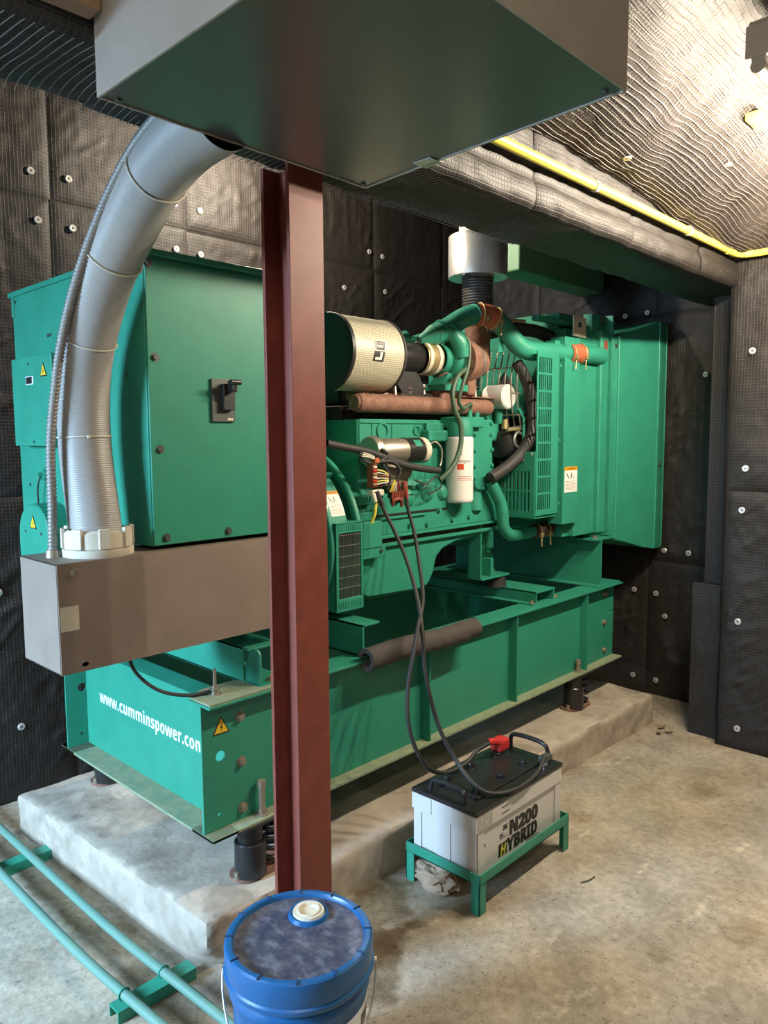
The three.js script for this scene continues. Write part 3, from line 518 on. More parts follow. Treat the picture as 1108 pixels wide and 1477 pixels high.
  const jac = new THREE.CylinderGeometry(0.141, 0.141, 0.272, 56, 1, true), jp = jac.attributes.uv; for (let i = 0; i < jp.count; i++) jp.setXY(i, jp.getX(i) * 0.886 / 0.06, jp.getY(i) * 0.272 / 0.06);
  jac.translate(0, 0.136, 0); along(jac, A(1.925), A(2.5)); const jg = jac.toNonIndexed(); jg.userData.keepUV = true;
  const ac = add(GEN, 'air_cleaner', jg, std({ map: perf, roughness: 0.45, metalness: 0.1 }), { label: 'cream perforated air cleaner canister' });
  add(ac, 'end_cap', lathe([[0.002, 0.012], [0.10, 0.012], [0.128, 0.004], [0.143, -0.002], [0.145, 0.004], [0.145, 0.012], [0.14, 0.013]], A(1.916), A(2.5), 48), mats.black);
  add(ac, 'end_cap', lathe([[0.14, 0], [0.145, 0.002], [0.145, 0.012], [0.138, 0.018], [0.10, 0.024], [0.06, 0.026]], A(2.19), A(2.5), 48), mats.rubber);
  const stk = canvasTex(128, 256, (c, w, h) => { c.fillStyle = '#dcd8cc'; c.fillRect(0, 0, w, h); c.fillStyle = '#2b2826'; c.fillRect(12, 12, w - 24, 110); c.fillStyle = '#7d766c'; c.fillRect(22, 20, w - 44, 26); c.fillStyle = '#d0cabc'; for (let i = 0; i < 5; i++) c.fillRect(24 + i * 16, 56 + (i % 2) * 9, 11, 30); c.fillStyle = '#262220'; c.fillRect(0, 134, w, 122); c.fillStyle = '#e4dfd4'; c.fillRect(72, 146, 30, 90); c.fillRect(20, 208, 82, 30); });
  add(ac, 'sticker', patch(6, 14, (u, v) => { const t = lerp(-0.26, 0.30, v), x = 2.035 + 0.055 * u - 0.016 * (1 - v); return [x, ay + 0.1424 * Math.sin(t), az + 0.1424 * Math.cos(t), u, v]; }), printMat(stk), { label: 'black and white maker sticker' });
  add(GEN, 'inlet_pipe', lathe([[0.06, 0], [0.062, 0.01], [0.062, 0.22], [0.058, 0.23]], A(2.205).setY(1.848), V(3, 1.848, az), 36), mats.blackgloss);
  const hs = add(GEN, 'inlet_hose', lathe([[0.066, 0], [0.067, 0.006], [0.067, 0.098], [0.066, 0.10]], V(2.415, 1.85, tz - 0.01), V(3, 1.85, tz - 0.01), 36), mats.brass);
  for (const x of [2.422, 2.482]) { add(hs, 'clamp_band', lathe([[0.066, 0], [0.0705, 0.001], [0.0705, 0.021], [0.066, 0.022]], V(x, 1.85, tz - 0.01), V(3, 1.85, tz - 0.01), 36), mats.cream); }
  add(hs, 'clamp_screw', [cyl(V(2.40, 1.926, -2.085), V(2.51, 1.926, -2.085), 0.0035, 0.0035, 8), box(2.425, 2.44, 1.917, 1.932, -2.095, -2.075, 0.002), box(2.485, 2.50, 1.917, 1.932, -2.095, -2.075, 0.002)], mats.brass);
  add(GEN, 'hose_fitting', [cyl(V(2.28, 1.905, -2.17), V(2.28, 1.975, -2.17), 0.02, 0.02, 14), cyl(V(2.28, 1.94, -2.17), V(2.31, 1.945, -2.14), 0.014, 0.014, 10)], mats.black);
  add(GEN, 'breather', [cyl(V(2.33, 1.92, -2.20), V(2.42, 1.935, -2.18), 0.026, 0.034, 16), box(2.35, 2.44, 1.90, 1.93, -2.22, -2.14, 0.006)], mats.green);
  add(GEN, 'filter_bracket', [prism([[2.22, 1.80], [2.40, 1.80], [2.47, 1.70], [2.31, 1.70]], 'z', -2.16, -2.10, 0.003), box(2.28, 2.48, 1.68, 1.70, -2.25, -2.08, 0.003)], mats.black);
  // charge air pipe with its orange silicone hoses
  const cp = [[2.475, 1.945, -2.075], [2.52, 1.962, -2.072], [2.578, 1.99, -2.068], [2.66, 2.033, -2.06], [2.73, 2.055, -2.045]].map((p) => V(...p));
  const cp2 = [[2.73, 2.055, -2.045], [2.793, 2.053, -2.02], [2.83, 2.04, -2.01]].map((p) => V(...p));
  const cp3 = [[2.82, 2.044, -2.012], [2.862, 2.019, -2.0], [2.913, 1.968, -1.982], [2.957, 1.926, -1.964], [3.0, 1.913, -1.95], [3.06, 1.911, -1.94], [3.18, 1.914, -1.922], [3.29, 1.916, -1.905]].map((p) => V(...p));
  const cp4 = [[3.27, 1.915, -1.908], [3.32, 1.918, -1.90], [3.38, 1.92, -1.894]].map((p) => V(...p)), cp5 = [[3.36, 1.92, -1.896], [3.45, 1.921, -1.887], [3.56, 1.922, -1.88]].map((p) => V(...p));
  const ch = add(GEN, 'charge_pipe', [tube(cp, 0.044, 22, 30), tube(cp3, 0.044, 22, 50), tube(cp5, 0.043, 22, 12), cyl(V(2.405, 1.918, -2.09), V(2.478, 1.946, -2.075), 0.016, 0.044, 22), new THREE.SphereGeometry(0.043, 20, 14).translate(3.55, 1.922, -1.88), lathe([[0.044, 0], [0.05, 0.002], [0.05, 0.012], [0.044, 0.014]], cp[1], cp[2], 26), lathe([[0.044, 0], [0.048, 0.002], [0.048, 0.010], [0.044, 0.012]], cp[4].clone().lerp(cp[3], 0.15), cp[4], 26)], mats.green);
  for (const q of [cp2, cp4]) {
    const oh = add(GEN, 'silicone_hose', tube(q, 0.0485, 22, 16), mats.orange, { label: 'orange silicone hose joint' });
    for (const k of [0.15, 0.85]) { const c = new THREE.CatmullRomCurve3(q), p = c.getPoint(k), t = c.getTangent(k); const rg = new THREE.TorusGeometry(0.05, 0.004, 8, 30); rg.applyQuaternion(new THREE.Quaternion().setFromUnitVectors(ZP, t)); rg.translate(p.x, p.y, p.z); add(oh, 'hose_clamp', [rg, cyl(p.clone().add(V(0, -0.02, 0.045)), p.clone().add(V(-0.008, -0.078, 0.046)), 0.003, 0.0035, 8), box(p.x - 0.008, p.x + 0.008, p.y - 0.03, p.y - 0.01, p.z + 0.042, p.z + 0.056, 0.002)], mats.brass); }
  }
  add(GEN, 'pipe_lug', prism([[2.86, 1.90], [2.90, 1.90], [2.885, 2.01], [2.868, 2.01]], 'z', -2.02, -2.012), mats.green);
  // starter motor
  const S = (x) => V(x, 1.466, -2.035), st = add(GEN, 'starter_motor', [lathe([[0.01, 0], [0.055, 0], [0.06, 0.01], [0.06, 0.03], [0.045, 0.05], [0.05, 0.07], [0.05, 0.19]], S(2.045), S(3), 28)], mats.steel, { label: 'silver starter motor with black sleeve' });
  add(st, 'sleeve', lathe([[0.05, 0], [0.0525, 0.002], [0.0525, 0.095], [0.05, 0.098]], S(2.232), S(3), 28), mats.blackgloss); add(st, 'end_cap', lathe([[0.05, 0], [0.0535, 0.004], [0.0535, 0.028], [0.045, 0.04], [0.005, 0.044]], S(2.33), S(3), 28), mats.cream);
  add(st, 'sticker', patch(2, 6, (u, v) => { const t = lerp(0.35, 0.95, v); return [2.265 + 0.04 * u, 1.466 + 0.053 * Math.sin(t), -2.035 + 0.053 * Math.cos(t), u, v]; }), mats.green);
  const so = add(GEN, 'solenoid', [cyl(V(2.13, 1.385, -2.04), V(2.26, 1.385, -2.04), 0.036, 0.036, 20), box(2.12, 2.26, 1.33, 1.36, -2.09, -2.02, 0.008), box(2.14, 2.24, 1.41, 1.43, -2.07, -2.03, 0.004)], mats.steel);
  const fins = []; for (let i = 0; i < 6; i++) fins.push(cyl(V(2.18 + i * 0.013, 1.385, -2.04), V(2.184 + i * 0.013, 1.385, -2.04), 0.039, 0.039, 18)); add(so, 'fin', fins, mats.steel);
  add(GEN, 'starter_wire', tube([V(2.37, 1.47, -2.03), V(2.41, 1.50, -2.01), V(2.44, 1.47, -2.0), V(2.44, 1.42, -2.0), V(2.425, 1.40, -1.995)], 0.004, 8, 24), mats.steel);
  const hb = add(GEN, 'wiring_loom', tube([V(1.79, 1.50, -1.99), V(1.87, 1.486, -1.985), V(1.97, 1.47, -1.98), V(2.06, 1.447, -1.975), V(2.15, 1.42, -1.975), V(2.24, 1.402, -1.975), V(2.33, 1.39, -1.98), V(2.41, 1.383, -1.99)], 0.014, 12, 60), mats.rubber, { label: 'thick black wiring loom' });
  add(hb, 'branch', [tube([V(1.98, 1.468, -1.98), V(1.93, 1.455, -1.965), V(1.96, 1.43, -1.96), V(2.03, 1.43, -1.965), V(2.08, 1.455, -1.965), V(2.05, 1.475, -1.97)], 0.006, 8, 40), tube([V(2.03, 1.43, -1.965), V(2.10, 1.425, -1.955), V(2.13, 1.39, -1.95), V(2.115, 1.355, -1.955)], 0.007, 8, 24), tube([V(2.05, 1.42, -1.965), V(2.085, 1.37, -1.96), V(2.075, 1.32, -1.965)], 0.005, 8, 20), tube([V(2.26, 1.35, -1.99), V(2.33, 1.33, -1.99), V(2.40, 1.36, -1.99), V(2.43, 1.32, -1.99), V(2.36, 1.285, -2.0)], 0.0035, 6, 30)], mats.rubber);
  // fuse blocks, connectors and coloured wires
  const fb = add(GEN, 'fuse_block', [box(1.985, 2.008, 1.335, 1.435, -1.985, -1.955, 0.002), box(2.008, 2.05, 1.335, 1.345, -1.985, -1.965, 0.001)], mats.redbrown);
  for (let i = 0; i < 7; i++) add(fb, 'fuse', box(1.987, 2.006, 1.342 + i * 0.013, 1.35 + i * 0.013, -1.956, -1.95, 0.001), [mats.brass, mats.red, mats.cream][i % 3]);
  add(fb, 'flag_fuse', box(1.99, 2.014, 1.425, 1.445, -1.958, -1.945, 0.002), mats.orange);
  for (let i = 0; i < 6; i++) add(fb, 'wire', tube([V(2.006, 1.345 + i * 0.011, -1.955), V(2.03, 1.35 + i * 0.009, -1.95 + 0.004 * (i % 2)), V(2.07, 1.352 + i * 0.006, -1.955)], 0.0028, 6, 14), [mats.cream, mats.yellow, mats.cream, mats.redbrown][i % 4]);
  for (let i = 0; i < 3; i++) add(fb, 'wire', tube([V(1.93 + i * 0.004, 1.452 + i * 0.006, -1.955), V(1.96, 1.448 + i * 0.005, -1.948), V(1.99, 1.44 + i * 0.004, -1.95)], 0.003, 6, 10), mats.cream);
  const cn = add(GEN, 'connector', [box(2.085, 2.155, 1.288, 1.312, -1.975, -1.955, 0.002), box(2.095, 2.15, 1.268, 1.29, -1.97, -1.958, 0.003)], mats.black);
  for (let i = 0; i < 6; i++) { add(cn, 'wire', tube([V(2.09 + i * 0.0115, 1.312, -1.965), V(2.096 + i * 0.008, 1.335, -1.96), V(2.105 + i * 0.004, 1.36, -1.955)], 0.003, 6, 10), i < 2 ? mats.yellow : i < 4 ? mats.cream : mats.redbrown); add(cn, 'pin', box(2.088 + i * 0.0115, 2.095 + i * 0.0115, 1.285, 1.315, -1.955, -1.951, 0.001), mats.redbrown); }
  add(cn, 'red_boot', [tube([V(2.10, 1.26, -1.96), V(2.095, 1.275, -1.955), V(2.115, 1.285, -1.95), V(2.135, 1.28, -1.95), V(2.145, 1.255, -1.955)], 0.007, 8, 20)], mats.redbrown);
  add(GEN, 'terminal', [box(1.995, 2.06, 1.30, 1.325, -2.0, -1.965, 0.006), cyl(V(2.0, 1.31, -1.968), V(2.0, 1.28, -1.955), 0.01, 0.008, 10)], mats.cream);
  add(GEN, 'yellow_wire', [tube([V(2.04, 1.285, -1.97), V(2.012, 1.265, -1.965), V(2.006, 1.235, -1.965), V(1.998, 1.20, -1.975)], 0.006, 8, 18)], mats.yellow);
  // filters and oil cooler
  const F = (y) => V(2.60, y, -2.03), lf = add(GEN, 'oil_filter', lathe([[0, 0], [0.052, 0], [0.058, 0.006], [0.0595, 0.014], [0.0595, 0.275], [0.056, 0.285]], F(1.236), F(2), 36), mats.white, { label: 'tall white spin-on oil filter' });
  const lt = canvasTex(256, 512, (c, w, h) => { c.fillStyle = '#e4e1da'; c.fillRect(0, 0, w, h); c.fillStyle = '#54504c'; c.fillRect(96, 110, 8, 14); c.fillRect(88, 124, 24, 8); c.font = 'bold 34px sans-serif'; c.fillText('Fleetguard', 76, 196, 120); c.fillStyle = '#cc4a2c'; c.fillRect(78, 206, 52, 50); c.fillStyle = '#c77c6c'; for (let i = 0; i < 3; i++) c.fillRect(80, 312 + i * 14, 128, 6); c.fillStyle = '#aaa59c'; c.fillRect(180, 28, 40, 6); });
  add(lf, 'filter_print', patch(16, 1, (u, v) => { const t = lerp(-1.25, 1.15, u) - 0.55; return [2.60 + 0.0599 * Math.sin(t), lerp(1.25, 1.51, v), -2.03 + 0.0599 * Math.cos(t), u, v]; }), printMat(lt));
  add(GEN, 'filter_head', [lathe([[0.05, 0], [0.057, 0.004], [0.057, 0.05], [0.05, 0.07], [0.05, 0.082], [0.005, 0.084]], F(1.52), F(2), 32), box(2.55, 2.74, 1.56, 1.606, -2.10, -2.0, 0.006), box(2.42, 2.56, 1.50, 1.55, -2.12, -2.05, 0.01)], mats.green);
  add(GEN, 'fitting', cyl(V(2.69, 1.60, -2.045), V(2.69, 1.66, -2.045), 0.013, 0.009, 8), mats.green); add(GEN, 'fitting', cyl(V(2.76, 1.59, -2.06), V(2.76, 1.635, -2.06), 0.015, 0.015, 6), mats.green);
  const oc = add(GEN, 'oil_cooler', [prism([[2.70, 1.595], [2.845, 1.595], [2.845, 1.33], [2.795, 1.283], [2.76, 1.275], [2.725, 1.29], [2.70, 1.33]], 'z', -2.12, -2.03, 0.004), box(2.66, 2.72, 1.28, 1.34, -2.12, -2.06, 0.008), cyl(V(2.76, 1.29, -2.07), V(2.76, 1.19, -2.07), 0.03, 0.04, 20)], mats.green);
  for (const [x, y] of [[2.715, 1.58], [2.83, 1.58], [2.83, 1.53], [2.71, 1.53], [2.708, 1.46], [2.836, 1.46], [2.708, 1.39], [2.836, 1.39], [2.708, 1.335], [2.832, 1.335], [2.76, 1.29]]) add(oc, 'bolt', hex(V(x, y, -2.03), ZP, 0.008, 0.009), mats.green);
  const ff = add(GEN, 'fuel_filter', lathe([[0, 0.125], [0.052, 0.125], [0.058, 0.118], [0.058, 0.012], [0.05, 0], [0.03, -0.002], [0.03, -0.025]], V(2.975, 1.705, -2.155), V(2.975, 1.705, 0), 34), mats.white, { label: 'short white horizontal fuel filter' });
  add(ff, 'filter_print', patch(6, 1, (u, v) => { const t = lerp(0.2, 0.45, v); return [2.975 - 0.0584 * Math.cos(t), 1.705 + 0.0584 * Math.sin(t) - 0.02, lerp(-2.12, -2.085, u), u, v]; }), mats.darkbolt);
  add(GEN, 'filter_mount', [box(2.93, 2.985, 1.62, 1.74, -2.26, -2.155, 0.006), cyl(V(2.975, 1.65, -2.09), V(2.975, 1.58, -2.09), 0.022, 0.018, 14)], mats.green);
  // charging alternator, belt side
  const al = add(GEN, 'charging_alternator', [lathe([[0, 0], [0.045, 0.002], [0.062, 0.012], [0.062, 0.07], [0.05, 0.09], [0.01, 0.092]], V(2.915, 1.482, -2.05), V(3.5, 1.482, -2.05), 30)], mats.black);
  const tr = new THREE.TorusGeometry(0.034, 0.007, 10, 24, 4.4); tr.rotateZ(0.9); tr.translate(2.985, 1.505, -1.985);
  add(al, 'bracket', [tr, box(2.985, 3.0, 1.545, 1.56, -2.05, -1.985, 0.003), cyl(V(2.93, 1.555, -2.0), V(3.03, 1.565, -2.0), 0.007, 0.007, 8)], mats.zinc);
  add(al, 'brass_fitting', [cyl(V(2.94, 1.555, -2.03), V(2.94, 1.60, -2.03), 0.016, 0.014, 10), cyl(V(2.90, 1.55, -1.99), V(2.99, 1.555, -1.985), 0.008, 0.008, 8)], mats.brass);
  add(GEN, 'green_strut', [box(3.02, 3.035, 1.48, 1.60, -1.99, -1.98, 0.003), prism([[3.02, 1.60], [3.035, 1.60], [2.99, 1.65], [2.975, 1.645]], 'z', -1.99, -1.98)], mats.green);
  // pipes
  add(GEN, 'coolant_hose', capped([V(2.985, 1.86, -2.0), V(3.015, 1.815, -1.985), V(3.052, 1.744, -1.975), V(3.072, 1.648, -1.97), V(3.060, 1.535, -1.965), V(2.982, 1.445, -1.965), V(2.875, 1.38, -1.975), V(2.775, 1.335, -1.99)], 0.0275, 14, 50), mats.rubber);
  const lp = add(GEN, 'lower_pipe', [tube([V(2.80, 1.325, -2.015), V(2.835, 1.275, -2.01), V(2.875, 1.215, -2.005), V(2.885, 1.16, -2.0), V(2.895, 1.10, -2.0), V(2.945, 1.062, -2.0), V(3.03, 1.055, -2.0), V(3.16, 1.058, -2.0)], 0.028, 18, 50)], mats.green);
  for (const [x, y] of [[2.883, 1.17], [2.889, 1.122]]) add(lp, 'weld_band', cyl(V(x, y, -2.0), V(x, y + 0.004, -2.0), 0.0292, 0.0292, 18), mats.green);
  const rh = add(GEN, 'rubber_joint', capped([V(3.14, 1.058, -2.0), V(3.22, 1.06, -2.0), V(3.32, 1.062, -2.0), V(3.5, 1.062, -2.0)], 0.034, 16, 20), mats.darkiron);
  for (const x of [3.165, 3.245]) add(rh, 'hose_clamp', [lathe([[0.034, 0], [0.037, 0.001], [0.037, 0.011], [0.034, 0.012]], V(x, 1.06, -2.0), V(4, 1.06, -2.0), 20), cyl(V(x + 0.006, 1.03, -1.968), V(x + 0.006, 0.985, -1.966), 0.005, 0.004, 8), box(x - 0.004, x + 0.016, 1.03, 1.05, -1.972, -1.958, 0.002)], mats.brass);
  add(GEN, 'oil_feed_hose', tube([V(2.60, 1.81, -1.99), V(2.515, 1.77, -1.975), V(2.475, 1.70, -1.97), V(2.485, 1.63, -1.965), V(2.515, 1.575, -1.96), V(2.512, 1.49, -1.955), V(2.47, 1.41, -1.955), V(2.425, 1.365, -1.965), V(2.40, 1.345, -1.975)], 0.0105, 10, 60), mats.olive);
  add(GEN, 'oil_return_hose', tube([V(2.60, 1.955, -2.01), V(2.612, 1.92, -1.992), V(2.60, 1.82, -1.985), V(2.565, 1.73, -1.99), V(2.555, 1.67, -2.0), V(2.60, 1.642, -2.01), V(2.65, 1.658, -2.02), V(2.685, 1.66, -2.035), V(2.69, 1.63, -2.045)], 0.0085, 10, 60), mats.olive);
  // engine front mount
  add(GEN, 'engine_mount', [box(2.80, 2.808, 0.862, 1.18, -2.13, -2.06, 0.002), box(2.80, 3.02, 0.855, 0.865, -2.14, -2.05, 0.002), prism([[2.808, 0.865], [3.015, 0.865], [3.01, 0.93], [2.96, 0.99], [2.95, 1.15], [2.808, 1.18]], 'z', -2.14, -2.132), box(2.88, 2.90, 0.865, 0.95, -2.12, -2.06, 0.002)], mats.green);
  add(GEN, 'mount_rubber', cyl(V(2.98, 0.80, -2.10), V(2.98, 0.856, -2.10), 0.05, 0.045, 20), mats.rubber);
  add(GEN, 'crank_damper', cyl(V(2.98, 1.1, -2.34), V(3.06, 1.1, -2.34), 0.13, 0.13, 30), mats.black);
}
{ // radiator, guards and discharge duct
  const rad = add(GEN, 'radiator_core', [box(3.30, 3.60, 1.02, 2.04, -2.80, -1.93, 0.004), box(3.27, 3.3, 1.10, 1.98, -2.74, -1.96, 0.004)], mats.green);
  const holes = []; for (let r = 0; r < 9; r++) for (let c = 0; c < 7; c++) { const x = 2.99 + c * 0.0162, y = 1.182 + r * 0.0785; holes.push(rectHole(x, x + 0.0105, y, y + 0.069)); }
  const gd = add(GEN, 'fan_guard_panel', [prism([[2.975, 1.155], [3.165, 1.155], [3.165, 1.905], [2.975, 1.905]], 'z', -1.884, -1.880, 0, holes), box(3.161, 3.165, 1.155, 1.905, -1.95, -1.88, 0.001)], mats.green);
  for (const y of [1.20, 1.50, 1.85]) add(gd, 'bolt', hex(V(3.185, y, -1.905), ZP, 0.009, 0.02), mats.green);
  const hs = []; for (let r = 0; r < 2; r++) for (let c = 0; c < 8; c++) { const z = -2.065 + c * 0.0205, y = 1.175 + r * 0.10, top = r ? (c < 3 ? 0.045 + c * 0.02 : 0.085) : 0.09; hs.push(rectHole(z, z + 0.0105, y, y + top)); }
  add(GEN, 'belt_guard_panel', [prism([[-2.12, 1.145], [-1.884, 1.145], [-1.884, 1.45], [-1.95, 1.45], [-2.12, 1.33]], 'x', 2.970, 2.975, 0, hs), box(2.970, 3.16, 1.142, 1.147, -2.4, -1.882, 0.001)], mats.green);
  for (const [y, z] of [[1.44, -1.90], [1.41, -1.95], [1.37, -2.02]]) add(GEN, 'bolt', hex(V(2.970, y, z), XN, 0.006, 0.005), mats.zinc);
const fan = add(GEN, 'cooling_fan', cyl(V(3.045, 1.5, AZ), V(3.12, 1.5, AZ), 0.085, 0.085, 24), mats.rubber, { label: 'black plastic cooling fan' });
  for (let i = 0; i < 9; i++) { const a = i * Math.PI * 2 / 9 + 0.15, c = Math.cos(a), s = Math.sin(a); add(fan, 'blade', patch(6, 4, (u, v) => { const R = lerp(0.08, 0.37, u), w = lerp(-0.075, 0.075, v) * (0.7 + 0.5 * u), y = R * s + w * c, z = R * c - w * s; return [3.082 + w * 0.45 + 0.008 * Math.sin(v * Math.PI), 1.5 + y, AZ + z, u, v]; }), mats.rubber2); }
  const bars = []; for (let i = 0; i < 10; i++) { const z = -2.30 + i * 0.034; bars.push(tube([V(3.02, 1.55, z), V(2.985, 1.70, z), V(2.985, 1.80, z), V(3.02, 1.92, z)], 0.0032, 6, 12)); } for (const y of [1.62, 1.72, 1.84]) bars.push(cyl(V(2.99, y, -2.32), V(2.99, y, -1.98), 0.0035, 0.0035, 6));
  add(GEN, 'fan_cage', bars, mats.steel);
  add(GEN, 'side_column', [box(3.21, 3.35, 1.095, 1.99, -1.96, -1.878, 0.003), box(3.165, 3.21, 1.15, 1.97, -1.96, -1.905, 0.002)], mats.green);
  add(GEN, 'caution_label', quad(V(3.222, 1.249, -1.8772), V(3.342, 1.249, -1.8772), V(3.342, 1.373, -1.8772), V(3.222, 1.373, -1.8772)), printMat(cautionTex), { label: 'white caution label with orange header' });
  const tk = add(GEN, 'radiator_tank', [box(3.352, 3.56, 1.02, 2.04, -1.97, -1.897, 0.006), box(3.545, 3.625, 1.02, 2.05, -1.97, -1.868, 0.01)], mats.green);
  add(tk, 'faded_label', box(3.57, 3.605, 1.92, 2.0, -1.869, -1.8675, 0), mats.redbrown);
  add(GEN, 'top_rail', [box(3.06, 3.62, 2.055, 2.08, -1.97, -1.93, 0.003), box(3.30, 3.62, 2.04, 2.12, -2.7, -1.97, 0.004), box(3.50, 3.66, 2.03, 2.13, -1.95, -1.90, 0.004), box(3.64, 3.655, 1.0, 2.13, -1.92, -1.86, 0.002)], mats.green);
  add(GEN, 'slotted_plate', prism([[3.30, 2.0], [3.42, 2.0], [3.42, 2.095], [3.30, 2.095]], 'z', -1.893, -1.887, 0.001, [rectHole(3.345, 3.385, 2.045, 2.07)]), mats.cream);
  add(GEN, 'lifting_eye', lathe([[0.012, 0.01], [0.024, 0.01], [0.024, -0.004]], V(3.60, 2.10, -1.90), V(3.60, 2.10, 0), 20), mats.darkbolt);
  add(GEN, 'top_hose', [tube([V(2.98, 1.99, -2.3), V(3.08, 2.03, -2.15), V(3.2, 2.03, -2.05), V(3.34, 1.99, -2.0)], 0.032, 12, 24)], mats.rubber);
  add(GEN, 'top_hose_clamp', [tube([V(3.06, 2.055, -2.17), V(3.10, 2.075, -2.12), V(3.15, 2.068, -2.06)], 0.01, 8, 12)], mats.brass);
  add(GEN, 'leg', [box(3.56, 3.60, 0.996, 1.03, -1.96, -1.885, 0.003), box(3.575, 3.65, 0.996, 1.03, -1.93, -1.90, 0.002)], mats.green);
  for (const x of [3.53, 3.70]) add(GEN, 'bolt', hex(V(x, 0.996, -1.875), YP, 0.012, 0.014), mats.steel);
  // flared sheet-metal duct leading into the wall
  const q = (a, b, c, d, t) => { const g = new THREE.BufferGeometry(), n = V().crossVectors(b.clone().sub(a), d.clone().sub(a)).normalize().multiplyScalar(-t), p = [a, b, c, d], r = p.map((v) => v.clone().add(n)), T = [p[0], p[1], p[2], p[0], p[2], p[3], r[0], r[2], r[1], r[0], r[3], r[2]]; for (let i = 0; i < 4; i++) { const j = (i + 1) % 4; T.push(p[i], r[i], r[j], p[i], r[j], p[j]); } g.setAttribute('position', new THREE.Float32BufferAttribute(T.flatMap((v) => v.toArray()), 3)); g.computeVertexNormals(); return g; };
  const A = V(3.648, 0.985, -1.862), B = V(4.06, 0.892, -1.80), C = V(4.06, 2.138, -1.80), D = V(3.648, 2.022, -1.862);
  const dp = add(GEN, 'discharge_duct', [q(A, B, C, D, 0.003), q(D, C, V(4.06, 2.138, -2.9), V(3.648, 2.022, -2.8), 0.003), q(V(3.648, 0.985, -2.8), V(4.06, 0.892, -2.9), B, A, 0.003), q(V(3.648, 2.022, -2.8), V(4.06, 2.138, -2.9), V(4.06, 0.892, -2.9), V(3.648, 0.985, -2.8), 0.003)], mats.green);
  add(dp, 'outer_lip', [q(B, V(4.17, 0.888, -1.806), V(4.17, 2.142, -1.806), C, 0.003), cyl(V(4.062, 0.90, -1.798), V(4.062, 2.13, -1.798), 0.005, 0.005, 8), cyl(V(4.168, 0.90, -1.804), V(4.168, 2.13, -1.804), 0.004, 0.004, 8)], mats.green);
  add(dp, 'inner_fold', [cyl(V(3.70, 0.985, -1.852), V(3.70, 2.03, -1.852), 0.008, 0.008, 10), box(3.648, 3.662, 1.0, 2.02, -1.866, -1.852, 0.003)], mats.green);
  for (const [x, y, z] of [[4.11, 1.36, -1.802], [3.665, 1.98, -1.853]]) add(dp, 'bolt', hex(V(x, y, z), ZP, 0.009, 0.01), mats.darkbolt);
  add(dp, 'corner_gusset', q(V(3.66, 0.99, -1.858), V(3.98, 0.905, -1.807), V(3.72, 1.06, -1.846), V(3.66, 1.06, -1.858), 0.002), mats.green);
}
// ---------------------------------------------------------------- things around the generator
{ // spring isolators
  const build = (x, z) => {
    const o = thing('spring_mount', 'black spring isolator under the skid corner beside the brown post', 'mount', V(x, 0.1585, z), 'spring isolators under the skid');
    add(o, 'base_plate', [cyl(V(x - 0.045, 0.1585, z), V(x - 0.045, 0.167, z), 0.052, 0.052, 26), cyl(V(x + 0.05, 0.1585, z), V(x + 0.05, 0.167, z), 0.052, 0.052, 26), box(x - 0.045, x + 0.05, 0.1585, 0.167, z - 0.052, z + 0.052, 0.001)], mats.castiron);
    add(o, 'housing', lathe([[0.046, 0], [0.05, 0], [0.05, 0.105], [0.046, 0.11], [0.042, 0.105], [0.042, 0.02]], V(x - 0.035, 0.166, z + 0.012), V(x - 0.035, 2, z + 0.012), 28), mats.blackgloss);
    add(o, 'cap', [lathe([[0.002, 0.165], [0.04, 0.165], [0.04, 0.09]], V(x - 0.035, 0.166, z + 0.012), V(x - 0.035, 2, z + 0.012), 24), box(x - 0.07, x + 0.10, 0.323, 0.333, z - 0.05, z + 0.052, 0.002)], mats.black);
    const pts = []; for (let i = 0; i <= 72; i++) { const a = i / 72 * Math.PI * 2 * 4.2; pts.push(V(x + 0.052 + 0.034 * Math.cos(a), 0.18 + 0.13 * i / 72, z + 0.034 * Math.sin(a))); }
    add(o, 'spring', new THREE.TubeGeometry(new THREE.CatmullRomCurve3(pts), 160, 0.0075, 8), mats.blackgloss);
    add(o, 'anchor', hex(V(x - 0.085, 0.167, z + 0.01), YP, 0.009, 0.02), mats.bolt);
    return o;
  };
  const a = build(1.365, -1.87);
  copyOf(a, 1.985, 0, 0, 'black spring isolator at the radiator end of the skid, standing on the plinth');
  copyOf(a, 0.0, 0, -0.95, 'black spring isolator under the far corner of the lettered end plate');
  copyOf(a, 1.985, 0, -0.95, 'black spring isolator hidden at the far radiator corner of the skid');
}
{ // steel post
  const o = thing('steel_post', 'red-brown painted steel column standing in front of the generator', 'post', V(1.283, 0, -1.545));
  add(o, 'front_flange', box(1.227, 1.340, 0.012, 2.2, -1.502, -1.490, 0.002), mats.maroon);
  add(o, 'rear_flange', box(1.227, 1.340, 0.012, 2.2, -1.602, -1.590, 0.002), mats.maroon);
  add(o, 'web', box(1.278, 1.288, 0.012, 2.2, -1.592, -1.500, 0.001), mats.maroon);
  add(o, 'base_plate', box(1.19, 1.378, 0, 0.012, -1.64, -1.45, 0.002), mats.maroon);
}
